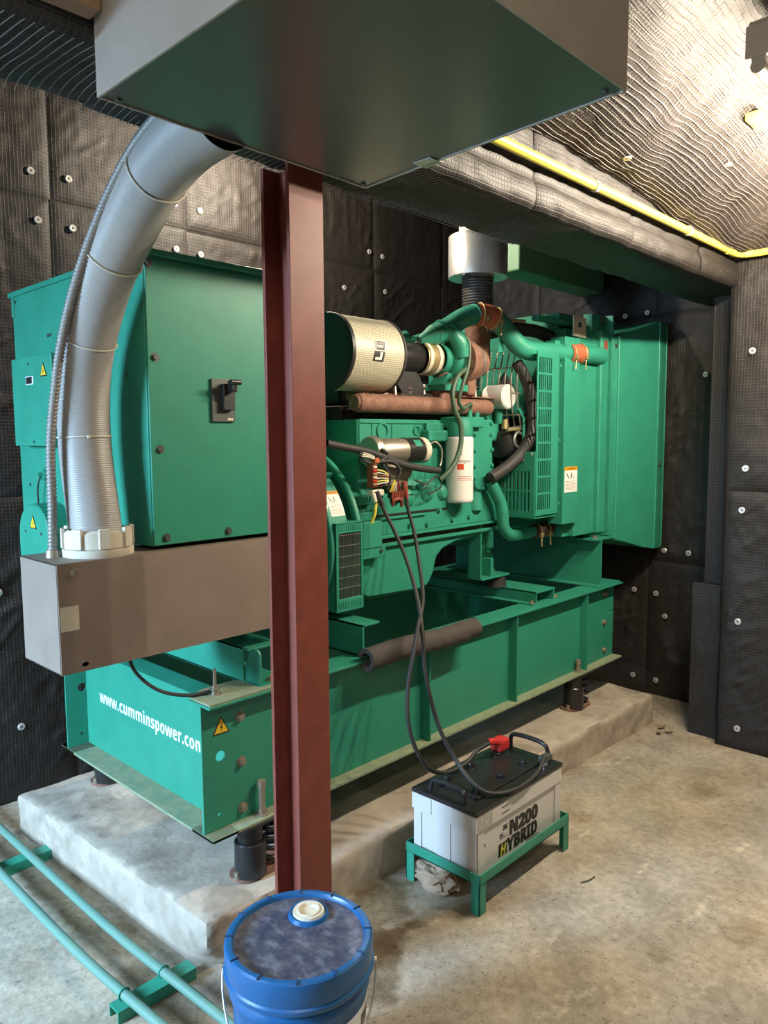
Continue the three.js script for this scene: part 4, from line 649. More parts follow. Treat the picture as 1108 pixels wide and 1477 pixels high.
{ // sheet-metal hood hanging from the ceiling
  const y0 = 2.103, y1 = 2.85, c = [[0.644, -1.285], [1.298, -1.294], [1.254, -0.628], [0.640, -0.628]];
  const o = thing('metal_hood', 'grey painted sheet-metal box hanging from the ceiling above the post', 'duct box', V(0.96, y0, -0.96));
  add(o, 'bottom_panel', prism(c, 'y', y0, y0 + 0.006), mats.shadedgrey, { label: 'glossy underside with its shade painted in as darker grey' });  // coloured darker than the side panels to paint in the shade below
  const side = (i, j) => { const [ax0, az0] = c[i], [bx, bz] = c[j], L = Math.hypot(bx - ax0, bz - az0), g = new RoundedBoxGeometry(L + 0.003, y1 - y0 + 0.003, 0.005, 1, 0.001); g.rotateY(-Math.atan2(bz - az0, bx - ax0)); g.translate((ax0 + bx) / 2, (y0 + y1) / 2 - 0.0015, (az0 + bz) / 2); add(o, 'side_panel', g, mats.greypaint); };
  side(0, 1); side(1, 2); side(2, 3); side(3, 0);
  for (const [x, z] of [[0.674, -1.272], [1.277, -1.280], [1.236, -0.655]]) add(o, 'screw', hex(V(x, y0, z), V(0, -1, 0), 0.006, 0.004, false), mats.darkbolt);
  add(o, 'metal_tab', box(1.255, 1.297, y0 - 0.003, y0 - 0.0005, -1.11, -1.06, 0.0005), mats.zinc);
}
{ // cable box under the terminal box
  const o = thing('cable_box', 'long tan metal cable box below the green terminal box', 'cable box', V(1.15, 0.915, -2.0));
  const x0 = 0.785, x1 = 1.53, y0 = 0.918, y1 = 1.205, z0 = -2.125, z1 = -1.893;
  add(o, 'shell', [box(x0, x0 + 0.004, y0, y1, z0, z1 - 0.003, 0.001), box(x1 - 0.004, x1, y0, y1, z0, z1 - 0.003, 0.001), box(x0, x1, y0, y0 + 0.004, z0, z1 - 0.003, 0.001), box(x0, x1, y1 - 0.004, y1, z0, z1 - 0.003, 0.001), box(x0, x1, y0, y1, z0, z0 + 0.004, 0.001)], mats.tanpaint);
  const oval = (x, y) => Array.from({ length: 14 }, (_, i) => [x + 0.0095 * Math.cos(-i * Math.PI / 7), y + 0.006 * Math.sin(-i * Math.PI / 7)]);
  const f = add(o, 'front_lid', prism([[x0 + 0.002, y0 - 0.001], [x1, y0 - 0.001], [x1, y1 - 0.002], [x0 + 0.002, y1 - 0.002]], 'z', z1 - 0.003, z1, 0, [oval(1.465, 1.182), oval(0.85, 0.935), oval(1.478, 0.938)]), mats.tanpaint);
  add(f, 'bolt', hex(V(0.832, 1.178, z1), ZP, 0.011, 0.008), mats.bolt);
  add(o, 'paper_label', [box(0.79, 0.838, 1.03, 1.094, z1, z1 + 0.0006, 0)], mats.cream, { label: 'torn cream paper label' });
}
const hosePts = [[0.945, 1.215, -1.995], [0.945, 1.31, -2.012], [0.94, 1.50, -2.035], [0.938, 1.64, -2.028], [0.935, 1.75, -1.992], [0.93, 1.92, -1.865], [0.925, 2.04, -1.705], [0.915, 2.105, -1.57], [0.905, 2.14, -1.43], [0.90, 2.15, -1.29]].map((p) => V(...p));
{ // big grey corrugated conduit
  const o = thing('flexible_duct', 'thick grey flexible conduit curving from the cable box up to the hood', 'conduit', hosePts[0]);
  const c = new THREE.CatmullRomCurve3(hosePts, false, 'centripetal'), n = 900, fr = c.computeFrenetFrames(n, false), S = 28;
  add(o, 'duct_wall', patch(S, n, (u, v) => {
    const k = Math.round(v * n), p = c.getPointAt(k / n), a = u * Math.PI * 2, r = 0.069 + 0.0005 * Math.cos(k * Math.PI / 2);
    // a frame that does not twist: right = X x T
    const t = fr.tangents[k], s = V().crossVectors(t, XP).normalize(), w = V().crossVectors(t, s);
    return [p.x + r * (Math.cos(a) * s.x + Math.sin(a) * w.x), p.y + r * (Math.cos(a) * s.y + Math.sin(a) * w.y), p.z + r * (Math.cos(a) * s.z + Math.sin(a) * w.z), u, v * 1.3];
  }), mats.greypvc);
  for (const k of [0.225, 0.42, 0.60, 0.80]) { const p = c.getPointAt(k), t = c.getTangentAt(k), rg = new THREE.TorusGeometry(0.0715, 0.0022, 6, 40); rg.scale(1, 1.0, 1); rg.applyQuaternion(new THREE.Quaternion().setFromUnitVectors(ZP, t)); rg.translate(p.x, p.y, p.z); const s = p.clone().add(V(-0.02, 0.0, 0.07)); const ct = add(o, 'cable_tie', rg, mats.cream); add(ct, 'tie_head', box(s.x - 0.004, s.x + 0.004, s.y - 0.004, s.y + 0.004, s.z - 0.004, s.z + 0.004, 0.001), mats.cream); }
  const B = V(0.945, 1.203, -1.995);
  add(o, 'fitting', [lathe([[0.06, 0], [0.092, 0], [0.094, 0.004], [0.094, 0.022], [0.086, 0.024]], B, B.clone().add(YP), 36), lathe([[0.068, 0.025], [0.09, 0.025], [0.09, 0.066], [0.082, 0.074], [0.068, 0.072]], B, B.clone().add(YP), 36)], mats.cream, { label: 'dirty white conduit fitting' });
  for (let i = 0; i < 8; i++) { const a = i * Math.PI / 4 + 0.25, x = B.x + 0.09 * Math.cos(a), z = B.z + 0.09 * Math.sin(a); const g = new RoundedBoxGeometry(0.012, 0.055, 0.03, 1, 0.003); g.rotateY(-a); g.translate(x, B.y + 0.052, z); add(o, 'lug', g, mats.cream); }
}
{ // thin metal conduit tied alongside
  const P = [[0.835, 1.206, -2.03], [0.838, 1.35, -2.025], [0.84, 1.51, -2.02], [0.848, 1.651, -1.995], [0.85, 1.76, -1.952], [0.855, 1.90, -1.866], [0.858, 2.05, -1.715], [0.853, 2.14, -1.555], [0.85, 2.178, -1.42], [0.85, 2.18, -1.30]].map((p) => V(...p));
  const o = thing('metal_conduit', 'thin ribbed metal conduit tied along the grey flexible conduit', 'conduit', P[0]);
  const c = new THREE.CatmullRomCurve3(P, false, 'centripetal'), n = 520;
  add(o, 'ribbed_tube', patch(10, n, (u, v) => { const p = c.getPointAt(v), t = c.getTangentAt(v), a = u * Math.PI * 2, r = 0.0118 + 0.0016 * Math.cos(Math.round(v * n) * Math.PI / 2), s = V().crossVectors(t, XP).normalize(), w = V().crossVectors(t, s); return [p.x + r * (Math.cos(a) * s.x + Math.sin(a) * w.x), p.y + r * (Math.cos(a) * s.y + Math.sin(a) * w.y), p.z + r * (Math.cos(a) * s.z + Math.sin(a) * w.z), u, v]; }), mats.galv);
  add(o, 'end_fitting', [cyl(V(0.835, 1.204, -2.03), V(0.835, 1.225, -2.03), 0.019, 0.016, 14)], mats.bolt);
}
{ // foam pipe insulation clipped over the skid edge
  const a = V(1.79, 0.756, -1.802), b = V(2.405, 0.756, -1.80), o = thing('foam_sleeve', 'dark grey foam pipe sleeve clipped over the top edge of the skid', 'sleeve', a.clone());
  const c = new THREE.CatmullRomCurve3([a, a.clone().lerp(b, 0.3).add(V(0, 0.004, 0)), a.clone().lerp(b, 0.65).add(V(0, -0.004, 0.003)), b]), n = 60;
  const skin = (R, s, flipit) => patch(n, 26, (u, v) => { const p = c.getPointAt(flipit ? 1 - u : u), t = lerp(-2.95, 2.95, v), r = R + s * (0.0022 * N2(u * 9, v * 3) + (Math.abs(u - 0.42) < 0.012 ? -0.002 : 0)); return [p.x, p.y + r * Math.sin(t), p.z + r * Math.cos(t), u * 0.6, v * 0.25]; });
  add(o, 'foam_wall', [skin(0.040, 1, true), skin(0.024, 0, false), ...[0, 1].map((e) => patch(1, 26, (u, v) => { const p = e ? b : a, t = lerp(-2.95, 2.95, v), r = lerp(0.024, 0.040, e ? u : 1 - u); return [p.x, p.y + r * Math.sin(t), p.z + r * Math.cos(t), u * 0.02, v * 0.25]; }))], std({ color: lin(0.062, 0.052, 0.045), roughness: 0.85, side: THREE.DoubleSide }));
}
{ // battery stand
  const x0 = 1.838, x1 = 2.388, z0 = -1.662, z1 = -1.348, o = thing('battery_stand', 'low green angle-iron stand under the white battery', 'stand', V((x0 + x1) / 2, 0, (z0 + z1) / 2));
  const t = 0.005, h = 0.136, w = 0.036;
  add(o, 'frame', [box(x0, x1, h - w, h, z1 - t, z1, 0.001), box(x0, x1, h - w, h, z0, z0 + t, 0.001), box(x0, x0 + t, h - w, h, z0, z1, 0.001), box(x1 - t, x1, h - w, h, z0, z1, 0.001), box(x0, x1, h - w, h - w + t, z1 - w, z1, 0.001), box(x0, x1, h - w, h - w + t, z0, z0 + w, 0.001), box(x0, x0 + w, h - w, h - w + t, z0, z1, 0.001), box(x1 - w, x1, h - w, h - w + t, z0, z1, 0.001)], mats.green);
  for (const [sx, sz] of [[0, 0], [0, 1], [1, 0], [1, 1]]) { const X = sx ? x1 : x0, Z = sz ? z1 : z0, dx = sx ? -1 : 1, dz = sz ? -1 : 1;
    add(o, 'leg', [box(Math.min(X, X + dx * w), Math.max(X, X + dx * w), 0, h - w + 0.002, Math.min(Z, Z + dz * t), Math.max(Z, Z + dz * t), 0.001), box(Math.min(X, X + dx * t), Math.max(X, X + dx * t), 0, h - w + 0.002, Math.min(Z, Z + dz * w), Math.max(Z, Z + dz * w), 0.001)], mats.green); }
}
{ // battery
  const x0 = 1.848, x1 = 2.366, z0 = -1.640, z1 = -1.368, y0 = 0.106, o = thing('car_battery', 'white heavy battery with black lid lettered N200 HYBRID on the green stand', 'battery', V((x0 + x1) / 2, y0, (z0 + z1) / 2));
  mats.battery = std({ color: lin(0.64, 0.62, 0.595), roughness: 0.38 });
  const body = add(o, 'case', [box(x0 + 0.008, x1 - 0.008, y0, 0.262, z0 + 0.008, z1 - 0.008, 0.004)], mats.battery);
  add(body, 'rim', [box(x0, x1, 0.262, 0.319, z0, z1, 0.003), box(x0 + 0.003, x1 - 0.003, 0.256, 0.263, z0 + 0.003, z1 - 0.003, 0.001)], mats.battery);
  const rib = [], rr = (a, b, c, d) => rib.push(box(a, b, y0 + 0.004, 0.258, c, d, 0.002));
  for (const [a, b] of [[0.0, 0.045], [0.475, 0.518]]) rr(x0 + a + 0.004, x0 + b, z1 - 0.012, z1 - 0.003);
  for (const [a, b] of [[0.0, 0.04], [0.10, 0.165], [0.235, 0.272]]) rr(x0 + 0.003, x0 + 0.012, z0 + a + 0.003, z0 + b - 0.003);
  for (let i = 0; i < 9; i++) { const x = x0 + 0.01 + i * 0.009; rib.push(box(x, x + 0.004, 0.268, 0.316, z1 - 0.001, z1 + 0.0022, 0.0008)); }
  for (const [a, b] of [[0.0, 0.085], [0.175, 0.272]]) rib.push(box(x0 - 0.003, x0 + 0.002, 0.264, 0.317, z0 + a, z0 + b, 0.001));
  add(body, 'moulded_rib', rib, mats.battery);
  const word = (c, t, x, y, w, px, lw) => { c.save(); c.font = `bold ${px}px sans-serif`; c.translate(x, y); c.scale(w / c.measureText(t).width, 1); c.lineWidth = lw; c.strokeStyle = '#fff'; c.lineJoin = 'miter'; c.fillText(t, 0, 0); c.strokeText(t, 0, 0); c.restore(); };
  const blackInk = canvasTex(768, 320, (c, w, h) => {
    c.fillStyle = '#000'; c.fillRect(0, 0, w, h); c.fillStyle = '#fff'; word(c, 'N200', 196, 148, 540, 180, 20); word(c, 'YBRID', 168, 306, 566, 176, 18); c.fillRect(14, 182, 150, 126);
    word(c, '3K', 88, 66, 84, 66, 6); word(c, '3K', 30, 122, 70, 46, 3); c.fillRect(36, 130, 140, 10);
  });
  const yellowInk = canvasTex(256, 200, (c, w, h) => { c.fillStyle = '#000'; c.fillRect(0, 0, w, h); c.fillStyle = '#fff'; c.transform(1, 0, -0.22, 1, 40, 0); word(c, 'H', 40, 186, 170, 220, 10); });
  const tz = z1 - 0.0075, tq = (a, b, c, d, e) => quad(V(a, c, e), V(b, c, e), V(b, d, e), V(a, d, e));
  add(body, 'lettering', tq(1.975, 2.228, 0.122, 0.236, tz), std({ color: lin(0.02, 0.018, 0.017), roughness: 0.5, alphaMap: blackInk, transparent: true }), { label: 'black N200 HYBRID lettering' });
  add(body, 'yellow_letter', tq(1.979, 2.030, 0.126, 0.171, tz + 0.0005), std({ color: lin(0.62, 0.58, 0.05), roughness: 0.5, alphaMap: yellowInk, transparent: true }), { label: 'yellow letter H' });
  add(body, 'small_print', [box(1.985, 2.03, 0.299, 0.303, z1, z1 + 0.0004, 0), box(1.985, 2.03, 0.278, 0.282, z1, z1 + 0.0004, 0), box(2.15, 2.225, 0.117, 0.12, tz - 0.0002, tz + 0.0004, 0), box(1.90, 1.906, 0.197, 0.207, tz - 0.0002, tz + 0.0003, 0)], mats.darkbolt);
  const lid = add(o, 'lid', [box(x0 - 0.003, x1 + 0.003, 0.318, 0.333, z0 - 0.003, z1 + 0.003, 0.004), box(1.92, 2.30, 0.332, 0.340, z0 + 0.04, z1 - 0.05, 0.004)], mats.blackgloss, { label: 'glossy black battery lid' });
  for (const [x, z] of [[1.955, -1.575], [2.095, -1.577], [2.232, -1.575], [1.952, -1.445], [2.098, -1.449], [2.242, -1.453]]) add(lid, 'vent_cap', [lathe([[0, 0.020], [0.012, 0.020], [0.014, 0.017], [0.014, 0.006], [0.022, 0.004], [0.022, -0.003]], V(x, 0.338, z), V(x, 1, z), 20), ...[0, 1, 2, 3].map((k) => box(x - 0.0155 + (k === 1 ? 0.028 : 0) + (k > 1 ? 0.014 : 0), x - 0.0125 + (k === 1 ? 0.028 : 0) + (k > 1 ? 0.014 : 0), 0.345, 0.355, z - 0.002 + (k === 2 ? -0.014 : k === 3 ? 0.014 : 0), z + 0.002 + (k === 2 ? -0.014 : k === 3 ? 0.014 : 0), 0.0005))], mats.blackgloss);
  for (const [x, s] of [[1.868, -1], [2.345, 1]]) {
    const h = s < 0 ? [V(x, 0.334, -1.578), V(x + 0.006, 0.368, -1.572), V(x + 0.008, 0.374, -1.555), V(x + 0.008, 0.374, -1.46), V(x + 0.006, 0.368, -1.44), V(x, 0.334, -1.432)] : [V(x, 0.334, -1.578), V(x, 0.385, -1.574), V(x, 0.394, -1.556), V(x, 0.394, -1.445), V(x, 0.384, -1.424), V(x, 0.334, -1.41)];
    const hg = capped(h, 0.0085, 10, 50); add(lid, 'carry_handle', hg, mats.blackgloss);
  }
  add(lid, 'terminal', [cyl(V(2.31, 0.335, -1.60), V(2.31, 0.37, -1.60), 0.011, 0.009, 14), cyl(V(2.30, 0.335, -1.40), V(2.30, 0.37, -1.40), 0.011, 0.009, 14)], mats.zinc);
}
{ // battery cables
  const A = [[2.026, 1.297, -1.965], [2.037, 1.238, -1.94], [2.047, 1.167, -1.9], [2.049, 1.058, -1.84], [1.989, 0.932, -1.735], [1.948, 0.836, -1.68], [1.931, 0.723, -1.655], [1.929, 0.62, -1.625], [1.939, 0.515, -1.59], [1.965, 0.42, -1.545], [1.955, 0.372, -1.475], [1.955, 0.352, -1.415], [1.985, 0.345, -1.385], [2.05, 0.344, -1.36], [2.13, 0.345, -1.36], [2.215, 0.352, -1.372], [2.29, 0.372, -1.395]].map((p) => V(...p));
  const a = thing('battery_cable', 'black battery cable running from the starter, its end by the far lid handle', 'cable', A[0].clone());
  add(a, 'cable', tube(A, 0.0075, 10, 160), mats.rubber);
  add(a, 'boot', [cyl(V(2.015, 1.318, -1.968), V(2.034, 1.262, -1.951), 0.0125, 0.0095, 12)], mats.black);
  add(a, 'terminal_clamp', [box(2.275, 2.33, 0.352, 0.372, -1.415, -1.385, 0.004)], mats.darkbolt);
  const B = [[2.174, 1.328, -1.965], [2.178, 1.253, -1.955], [2.175, 1.161, -1.92], [2.139, 1.037, -1.86], [2.031, 0.935, -1.75], [1.935, 0.863, -1.69], [1.876, 0.783, -1.66], [1.834, 0.7, -1.645], [1.813, 0.601, -1.63], [1.823, 0.517, -1.62], [1.85, 0.451, -1.61], [1.905, 0.385, -1.61], [1.965, 0.356, -1.60], [2.02, 0.352, -1.59], [2.09, 0.36, -1.587], [2.15, 0.385, -1.588], [2.2, 0.405, -1.565]].map((p) => V(...p));
  const b = thing('battery_cable', 'black battery cable with a red boot and a red terminal clamp', 'cable', B[0].clone());
  add(b, 'cable', tube(B, 0.0075, 10, 160), mats.rubber);
  add(b, 'boot', lathe([[0.006, 0], [0.012, 0.006], [0.0125, 0.03], [0.009, 0.065], [0.008, 0.07]], V(2.170, 1.350, -1.968), V(2.178, 1.25, -1.953), 14), mats.redbrown, { label: 'dull red rubber boot' });
  add(b, 'terminal_cover', [lathe([[0.007, 0], [0.013, 0.008], [0.014, 0.05], [0.02, 0.055]], V(2.19, 0.408, -1.57), V(2.27, 0.386, -1.56), 14), box(2.235, 2.30, 0.352, 0.40, -1.598, -1.548, 0.012), box(2.225, 2.255, 0.385, 0.408, -1.582, -1.552, 0.006)], mats.red, { label: 'bright red terminal cover' });
}
{ // pail
  const C = V(1.03, 0, -1.26), at = (y) => V(C.x, y, C.z), up = V(C.x, 5, C.z), o = thing('plastic_pail', 'blue plastic pail with a dusty lid and cream cap on the floor', 'bucket', C.clone());
  const blueTex = rep(dataTex(256, (u, v) => { const k = 0.95 + 0.06 * tnoise(u, v, 6, 3); return [k * 0.9, k * 0.95, k]; }), 0.3);
  mats.blue = phy({ map: blueTex, color: lin(0.012, 0.125, 0.30), roughness: 0.36, clearcoat: 0.15, clearcoatRoughness: 0.3 });
  const bd = add(o, 'body', lathe([[0, 0.006], [0.135, 0.006], [0.141, 0], [0.143, 0.01], [0.153, 0.285], [0.158, 0.288], [0.161, 0.294], [0.161, 0.305], [0.157, 0.312], [0.154, 0.318], [0.155, 0.352], [0.150, 0.355]], at(0), up, 64), mats.blue);
  const lidTex = dataTex(768, (u, v) => {
    const x = u - 0.5, z = v - 0.5, n = fbm(u * 5, v * 5, 5), m = fbm(u * 16 + 4, v * 16, 4), d = 0.62 + 0.5 * n + 0.35 * m, s = smooth(-0.1, 0.5, fbm(u * 7 - 3, v * 4 + 8, 5));
    const blue = [0.13, 0.16, 0.27], grey = [0.34, 0.35, 0.38], pale = [0.54, 0.56, 0.61]; return blue.map((b, i) => lerp(lerp(b, grey[i], d), pale[i], s * 0.38));
  });
  mats.lid = std({ map: lidTex, roughness: 0.5 });
  const lg = patch(40, 8, (u, v) => { const a = -u * Math.PI * 2, r = 0.0005 + v * 0.147; return [C.x + r * Math.cos(a), 0.384 + (v > 0.9 ? 0.006 * (v - 0.9) * 10 : 0), C.z + r * Math.sin(a), 0.5 + 3 * r * Math.cos(a), 0.5 + 3 * r * Math.sin(a)]; });
  const ld = add(o, 'lid', lg, mats.lid, { label: 'grey-blue lid streaked with dust and oil' });
  add(ld, 'lid_ring', lathe([[0.1465, 0.386], [0.149, 0.396], [0.152, 0.4], [0.162, 0.4], [0.1665, 0.396], [0.168, 0.388], [0.168, 0.352], [0.166, 0.344], [0.170, 0.34], [0.171, 0.334], [0.169, 0.329], [0.156, 0.329]], at(0), up, 72), mats.blue);
  const tabs = []; for (let i = 0; i < 12; i++) { const a = i * Math.PI / 6 + 0.2; const g = new THREE.BoxGeometry(0.020, 0.004, 0.0022); g.translate(0.157, 0.401, 0); g.rotateY(-a); g.translate(C.x, 0, C.z); tabs.push(g); } const nm = std({ color: lin(0.02, 0.05, 0.12), roughness: 0.5 }); for (const g of tabs) add(ld, 'tear_notch', g, nm);
  const K = V(1.103, 0.384, -1.312), cp = add(ld, 'spout_cap', lathe([[0, 0.0075], [0.02, 0.0075], [0.022, 0.0115], [0.036, 0.0125], [0.038, 0.009], [0.039, 0.0]], K, K.clone().add(YP), 36), mats.cream, { label: 'cream spout cap' });
  add(cp, 'cap_ring', new THREE.TorusGeometry(0.0255, 0.0032, 8, 30, 4.9).rotateX(Math.PI / 2).translate(K.x, K.y + 0.012, K.z), mats.cream);
  add(ld, 'cap_collar', lathe([[0.04, 0.0], [0.041, 0.009], [0.045, 0.009], [0.049, 0.0]], K, K.clone().add(YP), 36), mats.blue);
  // printed label on the side toward the room
  const lb = canvasTex(512, 256, (c, w, h) => { c.fillStyle = '#e6e6e8'; c.fillRect(0, 0, w, h); c.fillStyle = '#4a4440'; c.fillRect(250, 30, 230, 180); c.fillStyle = '#7b746e'; for (let i = 0; i < 7; i++) c.fillRect(262 + i * 31, 44 + (i * 29 % 40), 22, 130 - (i * 17 % 50)); c.fillStyle = '#b5322c'; c.fillRect(380, 150, 96, 34); c.fillStyle = '#fff'; c.fillRect(290, 90, 70, 12); c.fillRect(300, 112, 50, 8); c.fillStyle = '#2b4f9a'; c.fillRect(30, 70, 160, 26); c.fillRect(30, 110, 120, 14); });
  add(bd, 'side_label', patch(24, 2, (u, v) => { const a = lerp(2.05, 0.28, u), y = lerp(0.10, 0.262, v), r = lerp(0.1432, 0.1526, y / 0.285) + 0.0012; return [C.x + r * Math.cos(a), y, C.z + r * Math.sin(a), u, v]; }), printMat(lb), { label: 'white printed label with dark picture' });
  const e = V(0.72, 0, 0.69), H = (s, y, k) => C.clone().addScaledVector(e, s).add(V(-0.69 * k, y, 0.72 * k)); // handle hangs at the side
  const arc = []; for (let i = 0; i <= 24; i++) { const t = i / 24 * Math.PI; arc.push(H(-0.176 * Math.cos(t), 0.318 - 0.16 * Math.sin(t), -0.012 + 0.0 + 0.17 * Math.sin(t))); }
  add(o, 'wire_handle', [tube(arc, 0.0024, 8, 60), cyl(H(-0.160, 0.318, -0.012), H(-0.178, 0.318, -0.012), 0.007, 0.007, 10), cyl(H(0.160, 0.318, -0.012), H(0.178, 0.318, -0.012), 0.007, 0.007, 10)], mats.zinc);
}
{ // two pale green pipes along the floor on a steel channel
  mats.palegreen = std({ color: lin(0.13, 0.26, 0.205), roughness: 0.5 });
  const pipe = (label, pts) => { const P = pts.map((p) => V(...p)), o = thing('floor_pipe', label, 'pipe', P[0].clone()); add(o, 'pipe', capped(P, 0.0135, 14, 40), mats.palegreen); return o; };
  const p1 = pipe('pale green pipe on the floor running close beside the plinth', [[0.965, 0.05, -3.2], [0.968, 0.05, -2.6], [0.975, 0.05, -2.0], [1.0, 0.048, -1.6], [1.03, 0.046, -0.9]]);
  const p2 = pipe('pale green pipe on the floor farther from the plinth', [[0.86, 0.05, -3.2], [0.856, 0.05, -2.6], [0.86, 0.05, -2.0], [0.885, 0.048, -1.6], [0.92, 0.046, -0.9]]);
  for (const [p, x] of [[p1, 0.985], [p2, 0.868]]) { const rg = new THREE.TorusGeometry(0.0152, 0.0028, 8, 22); rg.translate(x + 0.003, 0.0495, -1.80); add(p, 'clip', rg, mats.green); }
  const ch = thing('floor_channel', 'short dark green steel channel crossing under both floor pipes', 'channel', V(0.95, 0, -1.79));
  add(ch, 'channel', [box(0.835, 1.07, 0.0, 0.034, -1.815, -1.81, 0.001), box(0.835, 1.07, 0.03, 0.0345, -1.815, -1.765, 0.001), box(0.835, 1.07, 0.0, 0.034, -1.77, -1.765, 0.001)], mats.green);
  const ch2 = copyOf(ch, 0.0, 0, -0.92, 'dark green steel channel under the floor pipes toward the back wall'); void ch2;
}
{ // crumpled rag or broken block under the battery stand
  const o = thing('crumpled_rag', 'dirty crumpled tan cloth lying under the green battery stand', 'rag', V(1.85, 0, -1.555));
  const g = new THREE.IcosahedronGeometry(1, 5), p = g.attributes.position;
  for (let i = 0; i < p.count; i++) { const v = V(p.getX(i), p.getY(i), p.getZ(i)), n = 0.75 + 0.22 * N3(v.x * 1.4, v.y * 1.4, v.z * 1.4) + 0.16 * Math.abs(N3(v.x * 3.2 + 4, v.y * 3.2, v.z * 3.2)) + 0.03 * N3(v.x * 9, v.y * 9, v.z * 9); p.setXYZ(i, 1.862 + v.x * n * 0.062, Math.max(0.001, 0.042 + v.y * n * 0.058), -1.545 + v.z * n * 0.10); }
  g.computeVertexNormals(); add(o, 'cloth', g, std({ color: lin(0.36, 0.26, 0.18), roughness: 0.95 }));
}
{ // yellow electrical conduit clipped along the beam
  const P = [[1.30, 2.335, -1.268], [2.0, 2.335, -1.268], [2.8, 2.335, -1.268], [3.55, 2.335, -1.268], [3.645, 2.335, -1.262], [3.682, 2.335, -1.225], [3.688, 2.335, -1.12], [3.688, 2.335, -0.5]].map((p) => V(...p));
  const o = thing('yellow_conduit', 'bright yellow electrical conduit running along the front of the beam', 'conduit', P[0].clone());
  add(o, 'pipe', tube(P, 0.0155, 16, 140), mats.yellow);
  add(o, 'coupling', [cyl(V(3.53, 2.335, -1.268), V(3.60, 2.335, -1.268), 0.018, 0.018, 16)], mats.yellow);
  for (const x of [2.338, 3.1]) add(o, 'clip', [new THREE.TorusGeometry(0.0172, 0.002, 8, 20).rotateY(Math.PI / 2).scale(5, 1, 1).translate(x - x * 0, 2.335, -1.268)].map((g) => g), mats.cream);
}
{ // bits of yellow fitting on the ceiling
  const y = ceilY(2.78, -0.92) - 0.02, o = thing('yellow_junction_box', 'small yellow conduit fitting on the netted ceiling', 'fitting', V(2.78, y, -0.92));
  add(o, 'box', [box(2.74, 2.86, y - 0.016, y + 0.012, -0.945, -0.895, 0.006)], mats.yellow); add(o, 'clip', cyl(V(2.80, y - 0.018, -0.92), V(2.80, y - 0.012, -0.92), 0.012, 0.012, 14), mats.zinc);
}
{ // exhaust: bellows, sleeve and stack
  const X = 2.886, Z = -2.15, at = (y) => V(X, y, Z), o = thing('exhaust_stack', 'white exhaust stack with a wide metal sleeve above the engine', 'exhaust', at(2.06));
  const prof = [[0.062, 0], [0.068, 0.01]]; for (let i = 0; i < 14; i++) { prof.push([0.066, 0.012 + i * 0.0128], [0.0735, 0.0165 + i * 0.0128], [0.0735, 0.0205 + i * 0.0128]); } prof.push([0.066, 0.20]);
  add(o, 'bellows', lathe(prof, at(2.06), at(4), 34), std({ color: lin(0.13, 0.12, 0.10), roughness: 0.4, metalness: 0.5 }), { label: 'dark ribbed exhaust bellows' });
  mats.sleeve = std({ color: lin(0.66, 0.65, 0.62), roughness: 0.34, metalness: 0.75 });
  add(o, 'sleeve', lathe([[0.075, 0.004], [0.134, 0.002], [0.136, 0.004], [0.136, 0.185], [0.134, 0.188], [0.07, 0.19]], at(2.245), at(4), 48), mats.sleeve);
  add(o, 'strap', [box(X - 0.16, X - 0.06, 2.232, 2.238, Z + 0.03, Z + 0.05, 0.001)], mats.darkbolt);
  add(o, 'stack_pipe', lathe([[0.088, 0], [0.088, 0.56], [0.08, 0.57]], at(2.42), at(4), 40), mats.white);
}
{ // green steel member behind the stack
  const o = thing('green_duct', 'pale green sheet-metal duct behind the exhaust stack under the bay roof', 'duct', V(3.6, 2.355, -2.4));
  add(o, 'panel', box(3.3, 4.19, 2.355, 2.62, -2.36, -2.2, 0.01), std({ color: lin(0.16, 0.34, 0.2), roughness: 0.5 }));
  add(o, 'hanger', [box(3.4, 3.42, 2.6, 2.97, -2.3, -2.28, 0.001), box(3.95, 3.97, 2.6, 2.97, -2.3, -2.28, 0.001)], mats.galv);
}
// ---------------------------------------------------------------- lamps
function bulbLamp(name, label, root, holderDir, L) { // batten holder with a spiral lamp; L = {at, power}
  const o = thing(name, label, 'lamp', root.clone());
  const B = V(...L.at), d = B.clone().sub(root).normalize();
  add(o, 'ceiling_rose', lathe([[0.05, 0], [0.05, 0.012], [0.035, 0.03], [0.028, 0.03]], root, root.clone().add(holderDir), 24), mats.greypvc);
  add(o, 'holder', lathe([[0.02, 0], [0.03, 0.005], [0.03, 0.04], [0.024, 0.045], [0.024, 0.075], [0.018, 0.085]], root.clone().addScaledVector(d, 0.012), B, 22), mats.greypvc);
  const l = root.distanceTo(B), pts = [], s = V().crossVectors(d, UP).normalize(), w = V().crossVectors(d, s);
  for (let i = 0; i <= 60; i++) { const a = i / 60 * Math.PI * 2 * 3, p = B.clone().addScaledVector(d, -0.045 + 0.09 * i / 60).addScaledVector(s, 0.024 * Math.cos(a)).addScaledVector(w, 0.024 * Math.sin(a)); pts.push(p); }
  add(o, 'bulb', [new THREE.TubeGeometry(new THREE.CatmullRomCurve3(pts), 140, 0.0065, 8), cyl(B.clone().addScaledVector(d, -0.075), B.clone().addScaledVector(d, -0.045), 0.02, 0.028, 18)].slice(0, 1), std({ color: lin(0.9, 0.9, 0.88), emissive: LAMP_COL, emissiveIntensity: 14, roughness: 0.4 }));
  add(o, 'lamp_base', cyl(B.clone().addScaledVector(d, -0.085), B.clone().addScaledVector(d, -0.048), 0.018, 0.027, 18), mats.white);
  const p = new THREE.PointLight(LAMP_COL, L.power, 0, 2); p.position.copy(B.clone().sub(root)); p.castShadow = true; p.shadow.radius = 1.6; p.shadow.mapSize.set(2048, 2048); p.shadow.bias = -0.0008; o.add(p);
  return o;
}
